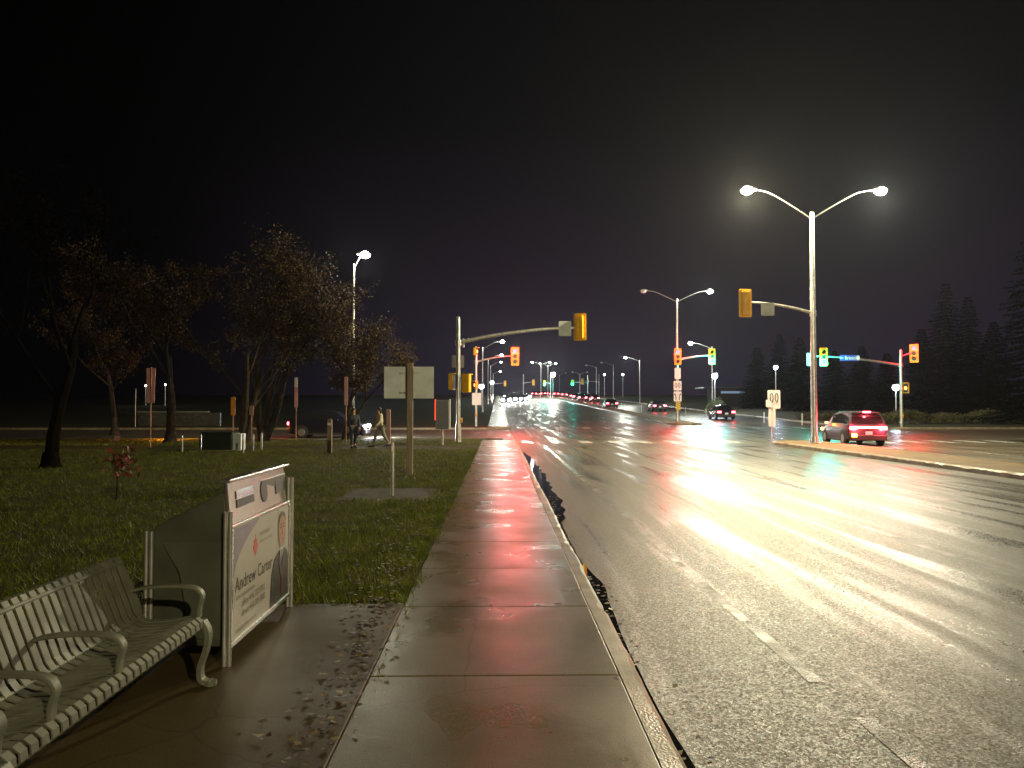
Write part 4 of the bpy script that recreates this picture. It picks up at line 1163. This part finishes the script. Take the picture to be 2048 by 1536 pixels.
# ------------------------------------------------------------------ vehicles
def make_car(name, label, loc, rz, paint, suv=True, tails="lit", heads="off", lightbar=False, brake3=False, indicator=False, L=4.55, Wd=1.84, group=None, tail_m=None, head_m=None, plate_on=True, head_size=(.36, .15)):
    """forward = +y; the ground is z = 0"""
    o = thing(name, label, "car", loc, rz, group)
    H = 1.66 if suv else 1.45
    hw = Wd / 2
    belt = 1.02 if suv else 0.92
    # stations from rear to front: y, sill z, belt z, half width at belt
    y0 = -L / 2
    st = [(0.00, .42, belt - .10, .80), (0.06, .30, belt - .02, .93), (0.25, .24, belt, .985), (0.85, .22, belt, 1.0), (1.6, .22, belt - .01, 1.0), (2.4, .22, belt - .02, 1.0),
          (3.15, .22, belt - .04, 1.0), (3.6, .22, belt - .10, .985), (4.05, .22, belt - .17, .95), (4.4, .25, belt - .27, .87), (4.55, .36, belt - .42, .74)]
    b = MB(); rings = []
    for (s_, zb, zt, kw) in st:
        yy = y0 + s_ * L / 4.55; w = hw * kw
        half = [(w * .80, zb), (w * .97, zb + .10), (w, zb + (zt - zb) * .45), (w * .985, zt - .12), (w * .93, zt - .02), (w * .6, zt + .02), (0, zt + .03)]
        ring = [(x, yy, z) for x, z in half] + [(-x, yy, z) for x, z in reversed(half[:-1])]
        rings.append(ring)
    n = len(rings[0]); vs = [p for r in rings for p in r]
    fs = [(i * n + j, i * n + (j + 1) % n, (i + 1) * n + (j + 1) % n, (i + 1) * n + j) for i in range(len(rings) - 1) for j in range(n)]
    fs += [tuple(range(n)), tuple(reversed(range((len(rings) - 1) * n, len(rings) * n)))]
    b.add(vs, fs)
    # greenhouse
    gs = ([(0.10, belt - .03, belt, .90), (0.32, belt - .03, H - .22, .83), (0.62, belt - .03, H - .04, .76), (1.5, belt - .03, H, .755), (2.3, belt - .03, H - .02, .75), (2.72, belt - .03, H - .12, .755), (3.45, belt - .06, belt - .03, .86)] if suv else
          [(0.55, belt - .03, belt, .88), (0.95, belt - .03, H - .18, .80), (1.35, belt - .03, H - .04, .72), (1.8, belt - .03, H, .71), (2.3, belt - .03, H - .03, .71), (2.62, belt - .03, H - .12, .73), (3.35, belt - .06, belt - .03, .86)])
    rr = []
    for (s_, zb, zt, kw) in gs:
        yy = y0 + s_ * L / 4.55; w = hw * .935; wt = hw * kw
        t = max(zt - zb, .03)
        half = [(w, zb), (wt + (w - wt) * .15, zt - t * .12), (wt * .86, zt), (0, zt + .02)]
        rr.append([(x, yy, z) for x, z in half] + [(-x, yy, z) for x, z in reversed(half[:-1])])
    n2 = len(rr[0]); vs = [p for r in rr for p in r]
    fs = [(i * n2 + j, i * n2 + (j + 1) % n2, (i + 1) * n2 + (j + 1) % n2, (i + 1) * n2 + j) for i in range(len(rr) - 1) for j in range(n2)]
    fs += [tuple(range(n2)), tuple(reversed(range((len(rr) - 1) * n2, len(rr) * n2)))]
    b.add(vs, fs)
    b.build("body", paint, o, smooth=True, bevel=0.02)
    # glass: panes a few mm proud of the greenhouse
    def lerp(a, c, t): return Vector(a) * (1 - t) + Vector(c) * t
    def pane(nm, i, j0, t0, t1, side):
        ra, rb = rr[i], rr[j0]
        k0, k1 = (0, 1) if side > 0 else (n2 - 1, n2 - 2)
        pts = [lerp(ra[k0], ra[k1], t0), lerp(rb[k0], rb[k1], t0), lerp(rb[k0], rb[k1], t1), lerp(ra[k0], ra[k1], t1)]
        q = MB(); q.add([p + Vector((side * .012, 0, 0)) for p in pts], [(0, 1, 2, 3)])
        q.build(nm, GLASS, o)
    for side in (1, -1):
        pane("side_window", 1 if suv else 1, 3, .14, .96, side)
        pane("side_window", 3, 5, .14, .96, side)
    # rear window and windscreen
    q = MB(); a_, c_ = rr[0], rr[2]
    w0, w1 = rr[0][1], rr[1][1]
    q.add([(w0[0] * .86, rr[0][0][1] - .015 + .02, rr[0][0][2] + .08), (-w0[0] * .86, rr[0][0][1] - .015 + .02, rr[0][0][2] + .08), (-w1[0] * .88, rr[1][0][1] - .03, rr[1][1][2] + .02), (w1[0] * .88, rr[1][0][1] - .03, rr[1][1][2] + .02)], [(0, 1, 2, 3)])
    q.build("rear_window", GLASS, o)
    q = MB(); e5, e6 = rr[5], rr[6]
    q.add([(e6[0][0] * .84, e6[0][1] - .04, e6[2][2] + .05), (-e6[0][0] * .84, e6[0][1] - .04, e6[2][2] + .05), (-e5[2][0] * .98, e5[0][1] + .03, e5[2][2] + .015), (e5[2][0] * .98, e5[0][1] + .03, e5[2][2] + .015)], [(0, 1, 2, 3)])
    q.build("windscreen", GLASS, o)
    # bumpers and sills
    q = MB()
    q.box((0, y0 + .03, .40), (Wd * .90, .22, .26)); q.box((0, -y0 - .07, .38), (Wd * .80, .18, .24))
    q.box((hw - .03, 0, .26), (.06, L * .5, .10)); q.box((-hw + .03, 0, .26), (.06, L * .5, .10))
    q.build("bumper", CARTRIM, o, bevel=0.03)
    if suv:
        q = MB(); q.box((0, y0 + .36, H - .06), (Wd * .70, .30, .035)); q.build("spoiler", paint, o, bevel=0.01)
    # wheels
    for yy in (y0 + .82 * L / 4.55, y0 + 3.60 * L / 4.55):
        for sx_ in (-1, 1):
            q = MB(); q.tube([(sx_ * (hw - .22), yy, .34), (sx_ * (hw - .20), yy, .34), (sx_ * (hw + .00), yy, .34), (sx_ * (hw + .015), yy, .34)], [.30, .345, .345, .31], 20)
            wh = q.build("wheel", TYRE, o, smooth=True)
            q = MB()
            q.tube([(sx_ * (hw + .010), yy, .34), (sx_ * (hw + .022), yy, .34)], [.225, .20], 16)
            q.build("rim", RIM, wh)
            q = MB(); aa = [R(t) for t in range(-10, 191, 20)]
            vs = [p for a in aa for p in ((sx_ * (hw + .006), yy + .37 * math.cos(a), .34 + .37 * math.sin(a)), (sx_ * (hw + .006), yy + .43 * math.cos(a), .34 + .43 * math.sin(a)))]
            q.add(vs, [(2 * i, 2 * i + 1, 2 * i + 3, 2 * i + 2) for i in range(len(aa) - 1)])
            q.build("wheel_arch", CARTRIM, o)
    # mirrors
    for sx_ in (-1, 1):
        q = MB(); q.ball((sx_ * (hw + .09), y0 + 2.95 * L / 4.55, belt + .05), (.11, .06, .075)); mr = q.build("wing_mirror", paint, o, smooth=True)
        if indicator and sx_ < 0:
            q = MB(); q.box((sx_ * (hw + .12), y0 + 2.95 * L / 4.55 - .07, belt + .05), (.12, .03, .07)); q.build("indicator", AMBER_E, mr)
    tm = tail_m or TAIL_E
    for sx_ in (-1, 1):
        q = MB(); q.prism(rounded(.34, .17, .05), lambda u, v, w: (sx_ * (hw * .74) + u, y0 - .035 + w + abs(u + sx_ * .17) * .0 + (0.06 if False else 0), belt - .16 + v), .10)
        q.build("tail_light", tm if tails == "lit" else mat("tail_off", (.25, .01, .01), .25), o, bevel=0.01)
        q = MB(); q.prism(rounded(*head_size, .05), lambda u, v, w: (sx_ * (hw * .62) + u, -y0 - .10 + w, .70 + v), .12)
        q.build("headlight", (head_m or HEAD_E) if heads == "lit" else LENS_GLASS, o, bevel=0.01)
    if lightbar:
        q = MB(); q.box((0, y0 - .005, belt - .13), (Wd * .66, .06, .09)); q.build("light_bar", TAIL_E, o, bevel=0.01)
    if brake3:
        q = MB(); q.box((.0, y0 + .215, H - .045), (.36, .03, .07)); q.build("brake_light", TAIL_E, o, bevel=0.005)
    if indicator:
        q = MB(); q.box((-hw * .74, y0 - .09, .52), (.22, .03, .14)); q.build("indicator", AMBER_E, o, bevel=0.01)
        q = MB(); q.box((-hw * .93, -y0 - .32, .72), (.06, .22, .12)); q.build("indicator", AMBER_E, o, bevel=0.01)
    if plate_on:
        q = MB(); q.box((0, y0 - .07, .62), (.31, .02, .16)); q.build("number_plate", WHITE, o, bevel=0.004)
    return o

rz_ = -0.14
make_car("parked_car".replace("parked_", ""), "dark grey crossover with lit brake lights and full width light bar beyond the median", (X_at(1703, 38.5), 38.5, G(38.5) - 0.136), R(-6), CARGREY, True, "lit", "off", True, True, True, L=4.5)
make_car("car", "dark car crossing left to right with a red tail light and white headlight", (X_at(660, 46.2), 46.2, -0.136 + G(46.2)), R(-90), CARDARK, True, "lit", "lit", L=4.55, head_m=HEAD_E)
lamp("headlight_glow", (X_at(660, 46.2) + 2.75, 45.5, 0.62), 500, (.93, .95, 1), 0.24)
suv_ = [o for o in bpy.data.objects if o.get("label", "").startswith("dark grey crossover")][0]
for sx_, w_ in ((-.66, 330), (.66, 330), (0, 90)):
    lamp("brake_glow", (sx_, -2.42, .86) if sx_ else (0, -2.10, 1.62), w_, (1, .06, .08), 0.17 if sx_ else .06, suv_)
lamp("tail_glow", (X_at(660, 46.2) - 2.42, 45.55, 0.78), 60, (1, .04, .06), 0.12)
# spill of its headlight on the wet street
lamp("headlight_beam", (X_at(660, 46.2) + 2.5, 46.0, 0.55), 700, (0.93, 0.95, 1.0), 0.08, None, R(75), (R(82), 0, R(-90)), 0.5)
proto = make_car("car", "dark sedan pulling away on the right, nearest of the cars past the signal", (X_at(1442, 78), 78, G(78) - .136), R(-3), CARDARK, False, "lit", "off")
dup(proto, (X_at(1313, 104), 104, G(104) - .136), 0, "dark sedan with lit tail lights just left of the red signal pole")
dup(proto, (X_at(1220, 118), 118, G(118) - .136), 0, "dark sedan with lit tail lights below the unlit lamp posts")
pack = make_car("car", "distant car with red tail lights in the pack climbing the road", (X_at(1188, 165), 165, G(165) - .136), 0, CARDARK, True, "lit", "off", tail_m=TAILFAR_E, group="cars driving away up the road")
for px, Y in ((1176, 172), (1163, 176), (1152, 190), (1146, 205), (1184, 185), (1168, 196), (1137, 235), (1128, 245), (1120, 262), (1112, 270), (1104, 262), (1098, 285), (1076, 268), (1068, 275), (1086, 280)):
    dup(pack, (X_at(px, Y), Y, G(Y) - .136), 0)
onc = make_car("car", "oncoming car with blazing white headlights at the crest of the road", (X_at(1017, 175), 175, G(175) - .136), R(180), CARDARK, False, "off", "lit", head_m=HEADFAR_E, head_size=(.50, .30), group="oncoming cars with headlights")
for px, Y in ((1022, 190), (1030, 205), (1040, 212), (1035, 235), (1048, 228), (1052, 250), (1043, 258), (1027, 240), (1012, 150), (1024, 158), (1036, 165), (1047, 172), (1052, 182), (1033, 186), (1043, 196), (1055, 205), (1014, 200)):
    dup(onc, (X_at(px, Y), Y, G(Y) - .136), R(180))
# one beam pair, low over the road, shared by the head of the oncoming queue
lamp("headlight_beam", (X_at(1018, 172), 171, G(172) + .55), 160, (1.0, 0.97, 0.95), 0.12, None, R(70), (R(86), 0, R(180)), 0.5)
lamp("headlight_beam", (X_at(1040, 205), 204, G(205) + .55), 160, (1.0, 0.97, 0.95), 0.12, None, R(70), (R(86), 0, R(180)), 0.5)

for px, Y in ((1013, 168), (1022, 176), (1032, 184), (1041, 180), (1049, 190), (1055, 198), (1017, 215), (1027, 222), (1037, 210), (1046, 215)):
    lamp("headlight_glow", (X_at(px, Y), Y - 3, G(Y) + .62), 90, (1, .95, .97), 0.62)

# ------------------------------------------------------------------ people
def skin_mesh(name, joints, edges, m, parent, sub=1):
    names = list(joints)
    me = bpy.data.meshes.new(name)
    me.from_pydata([joints[k][0] for k in names], [(names.index(a), names.index(c)) for a, c in edges], [])
    o = bpy.data.objects.new(name, me); COL.objects.link(o)
    mo = o.modifiers.new("skin", 'SKIN'); mo.use_smooth_shade = True
    if not me.skin_vertices: me.skin_vertices.new()
    for i, k in enumerate(names):
        r = joints[k][1]
        me.skin_vertices[0].data[i].radius = r if isinstance(r, tuple) else (r, r)
        me.skin_vertices[0].data[i].use_root = (i == 0)
    s_ = o.modifiers.new("sub", 'SUBSURF'); s_.levels = sub; s_.render_levels = sub
    dg = bpy.context.evaluated_depsgraph_get()
    new = bpy.data.meshes.new_from_object(o.evaluated_get(dg))
    bpy.data.objects.remove(o); bpy.data.meshes.remove(me)
    new.materials.clear(); new.materials.append(m)
    new.polygons.foreach_set("use_smooth", [True] * len(new.polygons))
    q = bpy.data.objects.new(name, new); COL.objects.link(q); q.parent = parent
    return q
SKIN = mat("skin", (0.34, 0.20, 0.13), 0.5, var=0.06)
def person(label, loc, rz, stride, jacket, trousers, hair, lean=0.0, arm_sw=0.2, h=1.0, bag=False):
    """faces -y; stride = half step length"""
    o = thing("person", label, "person", loc, rz)
    J = {}
    def V(x, y, z): return (x * h, y * h, z * h)
    J["pelvis"] = (V(0, 0, .93), (.13, .10)); J["belly"] = (V(0, -lean * .25, 1.08), (.125, .095)); J["chest"] = (V(0, -lean * .6, 1.30), (.15, .105))
    J["neck"] = (V(0, -lean * .9, 1.47), .055); J["jaw"] = (V(0, -lean - .02, 1.54), (.070, .075)); J["skull"] = (V(0, -lean - .005, 1.63), (.082, .095)); J["crown"] = (V(0, -lean, 1.69), (.06, .07))
    J["nose"] = (V(0, -lean - .112, 1.575), .014)
    E = [("pelvis", "belly"), ("belly", "chest"), ("chest", "neck"), ("neck", "jaw"), ("jaw", "skull"), ("skull", "crown"), ("skull", "nose")]
    for sname, sx_, ph in (("l", -1, 1), ("r", 1, -1)):
        fy = -stride * ph
        J["hip" + sname] = (V(sx_ * .095, 0, .88), .095); J["knee" + sname] = (V(sx_ * .10, fy * .45 - .05, .49), .062)
        J["ankle" + sname] = (V(sx_ * .10, fy, .085 + (.06 if ph < 0 else 0)), .042); J["toe" + sname] = (V(sx_ * .115, fy - .17, .035), .036); J["heel" + sname] = (V(sx_ * .10, fy + .05, .045 + (.05 if ph < 0 else 0)), .038)
        E += [("pelvis", "hip" + sname), ("hip" + sname, "knee" + sname), ("knee" + sname, "ankle" + sname), ("ankle" + sname, "toe" + sname), ("ankle" + sname, "heel" + sname)]
        ay = arm_sw * ph
        J["sho" + sname] = (V(sx_ * .185, -lean * .75, 1.40), .062); J["elb" + sname] = (V(sx_ * .235, ay * .4 + .03 - lean * .5, 1.13), .045); J["wri" + sname] = (V(sx_ * .23, ay * .9 - .08 - lean * .4, .90), .030)
        wx, wy, wz = J["wri" + sname][0]
        J["palm" + sname] = ((wx, wy - .02, wz - .07 * h), (.036, .018))
        E += [("chest", "sho" + sname), ("sho" + sname, "elb" + sname), ("elb" + sname, "wri" + sname), ("wri" + sname, "palm" + sname)]
        for k, (dy, ln) in enumerate(((-.030, .065), (-.010, .078), (.010, .074), (.028, .058))):
            J["f%d%s" % (k, sname)] = ((wx, wy - .02 + dy, wz - .07 * h - ln * .55), .0085); J["t%d%s" % (k, sname)] = ((wx - sx_ * .022, wy - .025 + dy, wz - .07 * h - ln), .0075)
            E += [("palm" + sname, "f%d%s" % (k, sname)), ("f%d%s" % (k, sname), "t%d%s" % (k, sname))]
        J["th" + sname] = ((wx - sx_ * .02, wy - .065, wz - .075 * h), .010)
        E += [("palm" + sname, "th" + sname)]
    skin_mesh("body", J, E, SKIN, o, 1)
    grow = lambda k, d: (J[k][0], tuple(r + d for r in J[k][1]) if isinstance(J[k][1], tuple) else J[k][1] + d)
    tk = ["chest", "belly", "pelvis", "sho" + "l", "sho" + "r", "elbl", "elbr", "wril", "wrir"]
    JJ = {k: grow(k, .026) for k in tk}; JJ["collar"] = ((0, J["neck"][0][1], J["neck"][0][2] - .05), .075)
    skin_mesh("jacket", JJ, [("chest", "belly"), ("belly", "pelvis"), ("chest", "collar"), ("chest", "shol"), ("chest", "shor"), ("shol", "elbl"), ("shor", "elbr"), ("elbl", "wril"), ("elbr", "wrir")], jacket, o, 1)
    lk = ["pelvis", "hipl", "hipr", "kneel", "kneer", "anklel", "ankler"]
    LL = {k: grow(k, .018) for k in lk}
    skin_mesh("trousers", LL, [("pelvis", "hipl"), ("pelvis", "hipr"), ("hipl", "kneel"), ("hipr", "kneer"), ("kneel", "anklel"), ("kneer", "ankler")], trousers, o, 1)
    b = MB(); c = J["skull"][0]
    b.ball((c[0], c[1] + .03, c[2] + .025), (.098, .105, .105), nu=14, nv=8); b.ball((c[0], c[1] + .085, c[2] - .09), (.075, .05, .12), nu=12, nv=6)
    b.build("hair", hair, o, smooth=True)
    for sname in "lr":
        a, t, he = (Vector(J[k + sname][0]) for k in ("ankle", "toe", "heel"))
        b = MB(); b.tube([he + Vector((0, .03, .0)), (he + t) / 2 + Vector((0, 0, .015)), t + Vector((0, -.05, 0))], [.045, .055, .038], 10); b.build("shoe", BLACK, o, smooth=True)
    if bag:
        b = MB(); b.prism(rounded(.30, .38, .06), lambda u, v, w: (.30 + w, u - .05, .72 + v), .12); bg_ = b.build("shoulder_bag", BLACK, o, bevel=.02)
    return o
CLOTH_D = mat("dark_cloth", (0.025, 0.027, 0.032), 0.8, var=0.3, vscale=9)
CLOTH_P = mat("pale_cloth", (0.46, 0.42, 0.28), 0.8, var=0.15, vscale=9)
CLOTH_J = mat("denim_cloth", (0.16, 0.16, 0.15), 0.8, var=0.25, vscale=9)
HAIR_D = mat("dark_hair", (0.012, 0.009, 0.008), 0.5)
person("person in a pale jacket with dark hair striding left across the path", (X_at(762, 33.9), 33.9, 0.011), R(-60), 0.34, CLOTH_P, CLOTH_J, HAIR_D, 0.10, 0.25, 0.99)
person("person in dark clothes walking in front of the car's headlight", (X_at(707, 32.8), 32.8, 0.011), R(25), 0.16, CLOTH_D, CLOTH_D, HAIR_D, 0.03, 0.12, 0.97, bag=True)

# ------------------------------------------------------------------ trees
def decid(label, loc, seed, H, trunks, spread, leaf_n, ylw=0.3, r0=0.22, leaf_zmin=0.3):
    rg = random.Random(seed); rs = np.random.RandomState(seed)
    o = thing("tree", label, "tree", loc)
    b = MB(); tips = []
    def grow(p, d, L, r, lev):
        n = 4 if lev < 2 else 3
        pts = [p]; q = p.copy(); dd = d.copy(); rad = [r]
        for i in range(n):
            dd = (dd + Vector((rg.uniform(-.16, .16), rg.uniform(-.16, .16), rg.uniform(-.03, .12)))).normalized()
            q = q + dd * L / n; pts.append(q.copy()); rad.append(r * (1 - .45 * (i + 1) / n))
            if lev >= 2: tips.append((q.copy(), lev))
        b.tube(pts, rad, 7 if lev < 2 else (5 if lev < 3 else 3), cap=False)
        if lev >= 4: return
        kids_ = rg.randint(3, 4) if lev < 3 else rg.randint(2, 3)
        for k in range(kids_):
            t = rg.uniform(.35, 1.0) if k else 1.0
            base = pts[max(1, int(round(t * n)))]
            a = rg.uniform(0, 2 * math.pi); el_ = rg.uniform(.35, .95) * spread
            side = Vector((math.cos(a), math.sin(a), 0))
            nd = (dd + side * el_ + Vector((0, 0, .10 if lev < 2 else -.02))).normalized()
            grow(base, nd, L * rg.uniform(.58, .78), rad[-1] * rg.uniform(.55, .8), lev + 1)
    for (dx, lean_x, lean_y, k) in trunks:
        grow(Vector((dx, 0, -0.05)), Vector((lean_x, lean_y, 1)).normalized(), H * .36 * k, r0 * k, 0)
    # root flare
    for (dx, *_r) in trunks[:1]:
        b.tube([(dx, 0, -.05), (dx, 0, .12), (dx, 0, .45)], [r0 * 1.75, r0 * 1.3, r0 * 1.02], 10, cap=False)
    b.build("trunk", BARK, o, smooth=True)
    T = np.array([t for t, l_ in tips]); T = T[T[:, 2] > H * leaf_zmin]
    idx = rs.randint(0, len(T), leaf_n)
    # leaves hold on in clumps: some twigs bare, some full
    dens = rs.rand(len(T)) ** 2.2
    idx = rs.choice(len(T), leaf_n, p=dens / dens.sum())
    c = T[idx] + rs.randn(leaf_n, 3) * np.array([.19, .19, .17])
    a = rs.randn(leaf_n, 3); a /= np.linalg.norm(a, axis=1)[:, None]
    e_ = rs.randn(leaf_n, 3); e_ -= (e_ * a).sum(1)[:, None] * a; e_ /= np.linalg.norm(e_, axis=1)[:, None]
    s = (0.035 + 0.045 * rs.rand(leaf_n))[:, None]
    v = np.stack([c - a * s, c - e_ * s * .6, c + a * s, c + e_ * s * .6], 1)
    raw("crown", v, np.arange(leaf_n * 4).reshape(leaf_n, 4), [LEAF_A, LEAF_B], (rs.rand(leaf_n) < ylw).astype(int), o)
    return o
decid("tall autumn tree whose dark trunk stands in front of the amber glow", (X_at(342, 38.5), 38.5, 0), 11, 12.0, [(0, .02, 0, 1)], 1.0, 16000, .12, 0.24)
decid("autumn tree with a straight trunk left of the forked tree", (X_at(480, 37.0), 37.0, 0), 23, 12.0, [(0, .03, 0, 1), (.25, .10, .1, .8)], 0.95, 15000, .25, 0.20)
decid("forked autumn tree with trunks spreading in a V above the bollards", (X_at(526, 39.0), 39.0, 0), 37, 11.4, [(0, -.22, 0, 1), (.1, .30, .05, 1), (.0, .05, .1, .9)], 0.95, 22000, .30, 0.19)
decid("small autumn tree with yellow leaves beside the lamp pole", (X_at(690, 46.0 - 5.4), 40.6, 0), 41, 7.8, [(0, .12, 0, 1), (.1, .38, 0, .85)], 1.0, 15000, .5, 0.13, .35)
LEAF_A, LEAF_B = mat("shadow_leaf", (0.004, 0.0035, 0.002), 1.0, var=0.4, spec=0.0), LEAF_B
BARK = mat("shaded_bark", (0.006, 0.005, 0.004), 1.0, var=0.3, spec=0.0)  # leaf and bark colours darkened to paint the far-left tree as unlit
decid("big tree with a trunk painted dark for shade at the far left of the lawn", (X_at(103, 22.5), 22.5, 0), 53, 11.0, [(0, -.04, 0, 1)], 0.9, 3000, .0, 0.2, .3)
BARK = MATS["bark"]; LEAF_A = MATS["autumn_leaf"]
decid("shadowy tree behind the left trunk at the park edge", (X_at(230, 50), 50, 0), 61, 11.5, [(0, -.05, 0, 1)], 0.95, 6000, .1, 0.2)

def conifer(px, Y, ztop_py, rad, seed, label):
    rg = np.random.RandomState(seed)
    x = X_at(px, Y); g = G(Y); H = P(px, ztop_py, Y).z - g
    o = thing("conifer_tree", label, "conifer", (x, Y, g), 0, "conifers on the right verge")
    b = MB(); b.tube([(0, 0, -.1), (0, 0, H * .5), (0, 0, H * .97)], [H * .018 + .05, H * .012 + .02, .015], 8)
    Vv, n = [], 0
    z = H * .06
    while z < H * .99:
        t = z / H; R_ = rad * (1 - t) ** .85 + .12
        nb = int(9 + 9 * (1 - t))
        a0 = rg.rand() * 6.28
        for k in range(nb):
            if rg.rand() < .12: continue
            a = a0 + 6.283 * k / nb + rg.uniform(-.2, .2); L = R_ * rg.uniform(.62, 1.12)
            dr = rg.uniform(.18, .38)
            d = np.array([math.cos(a), math.sin(a), -dr]); p0 = np.array([0, 0, z])
            s_ = np.array([-math.sin(a), math.cos(a), 0])
            m_ = max(5, int(L * 6))
            for i in range(m_):
                u = (i + rg.rand()) / m_
                p = p0 + d * L * u + np.array([0, 0, .10 * L * u * u])
                for sgn in (-1, 1):
                    w = (.16 + .30 * (1 - u) * L * .5) * rg.uniform(.6, 1.2)
                    tip = p + s_ * sgn * w + d * .18 + np.array([0, 0, -rg.uniform(.04, .2)])
                    wd = .05 + .05 * rg.rand()
                    up = np.array([rg.uniform(-.5, .5), rg.uniform(-.5, .5), 1]) * wd
                    Vv += [p - up, p + d * .10 + up * .3, tip, p - d * .06 - up * .6]
        z += H * .022 + .05
    b.build("trunk", BARK, o, smooth=True)
    Vv = np.array(Vv); 
    raw("crown", Vv, np.arange(len(Vv)).reshape(-1, 4), [NEEDLE], None, o)
    return o
for px, Y, zt, rad, sd, lab in [(2075, 62, 430, 5.0, 1, "tallest black conifer at the right edge of the frame"), (1895, 82, 560, 4.2, 2, "tall conifer behind the right hand signal's red light"),
        (1940, 86, 590, 4.0, 3, "conifer close right of the tallest one behind the red signal"), (1845, 84, 655, 3.6, 4, "shorter conifer just right of the far right signal pole"),
        (1990, 78, 640, 3.8, 5, "medium conifer left of the frame edge conifer"), (1600, 100, 672, 3.6, 6, "conifer seen just left of the main median pole"),
        (1515, 112, 690, 3.4, 7, "conifer right of the brilliant blue white area light"), (1560, 118, 665, 3.8, 8, "conifer standing behind the blue white light right of centre"),
        (1725, 96, 690, 3.6, 9, "conifer below the street name sign"), (1775, 92, 705, 3.2, 10, "conifer left of the far right signal pole"), (1670, 104, 700, 3.4, 11, "conifer behind the green signal beside the main pole")]:
    conifer(px, Y, zt, rad, sd, lab)

# hedge of rough growth across the far right corner
def leafy(name, label, cat, loc, size, n, m, seed, s0=.05, s1=.06):
    rs = np.random.RandomState(seed)
    o = thing(name, label, cat, loc)
    q = rs.rand(n, 3); x = (q[:, 0] - .5) * size[0]; y = (q[:, 1] - .5) * size[1]
    top = size[2] * (.72 + .28 * np.sin(x * 1.3 + seed) * np.sin(x * .47 + 1) + .12 * rs.randn(n) * .5)
    z = top * q[:, 2] ** .6
    if name == "bush":
        r = np.sqrt((x / (size[0] / 2)) ** 2 + (y / (size[1] / 2)) ** 2); k = r < 1; x, y, z, r = x[k], y[k], z[k], r[k]
        z = z * np.sqrt(np.clip(1 - r ** 2, .05, 1))
    n = len(x); c = np.stack([x, y, z], 1)
    a = rs.randn(n, 3); a /= np.linalg.norm(a, axis=1)[:, None]; e_ = rs.randn(n, 3); e_ -= (e_ * a).sum(1)[:, None] * a; e_ /= np.linalg.norm(e_, axis=1)[:, None]
    s = (s0 + s1 * rs.rand(n))[:, None]
    v = np.stack([c - a * s, c - e_ * s * .5, c + a * s, c + e_ * s * .5], 1)
    raw("foliage", v, np.arange(n * 4).reshape(n, 4), [m], None, o)
    b = MB()
    for i in range(max(3, int(size[0] / 1.2))):
        xx = (rs.rand() - .5) * size[0] * .9
        b.tube([(xx, 0, 0), (xx + rs.randn() * .1, rs.randn() * .1, size[2] * .6)], [.03, .012], 5)
    b.build("stem", BARK, o)
    return o
leafy("hedge", "long rough olive hedge across the far right corner", "hedge", (54, 66, G(66)), (46, 2.4, 1.15), 30000, HEDGE, 4, .06, .08)
leafy("bush", "pale green bush lit up under the brilliant area light", "bush", (X_at(1430, 90), 89.4, G(89.4)), (2.9, 2.2, 2.0), 4200, BUSH, 8, .05, .06)
leafy("hedge", "low dark shrubs along the right roadside past the crossing", "hedge", (31.5, 74, G(74)), (4.5, 3.0, 0.8), 3500, HEDGE, 12, .05, .06)

# low building with a lit canopy far right
bd = thing("building", "low far building with a pale blue lit canopy under the conifers", "building", (X_at(1466, 125), 125, G(125)))
b = MB(); b.box((0.8, 3, 1.5), (7, 5, 3.0)); b.build("wall", mat("dark_brick", (0.03, 0.022, 0.018), 0.9, var=0.3, vscale=4), bd)
b = MB(); b.box((.3, .35, 2.3), (4.2, .3, .35)); b.build("canopy", FASCIA_E, bd, bevel=.02)
b = MB(); b.box((0, 3, 3.08), (9.4, 5.6, .16)); b.build("roof", DARKSTEEL, bd)

# ------------------------------------------------------------------ wet night air
hb = MB(); hb.box((0, 330, 8.5), (320, 780, 34))
hz_ = hb.build("haze", [])
hm = bpy.data.materials.new("night_haze"); hm.use_nodes = True
hn, hl = hm.node_tree.nodes, hm.node_tree.links
hn.remove(hn["Principled BSDF"])
pv = hn.new("ShaderNodeVolumePrincipled")
pv.inputs["Color"].default_value = (0.80, 0.88, 1.0, 1)
pv.inputs["Density"].default_value = 0.00014
pv.inputs["Anisotropy"].default_value = 0.65
hl.new(pv.outputs[0], hn["Material Output"].inputs["Volume"])
hz_.data.materials.append(hm)
tag(hz_, "thin damp night air glowing round the street lamps", "haze", kind="stuff")
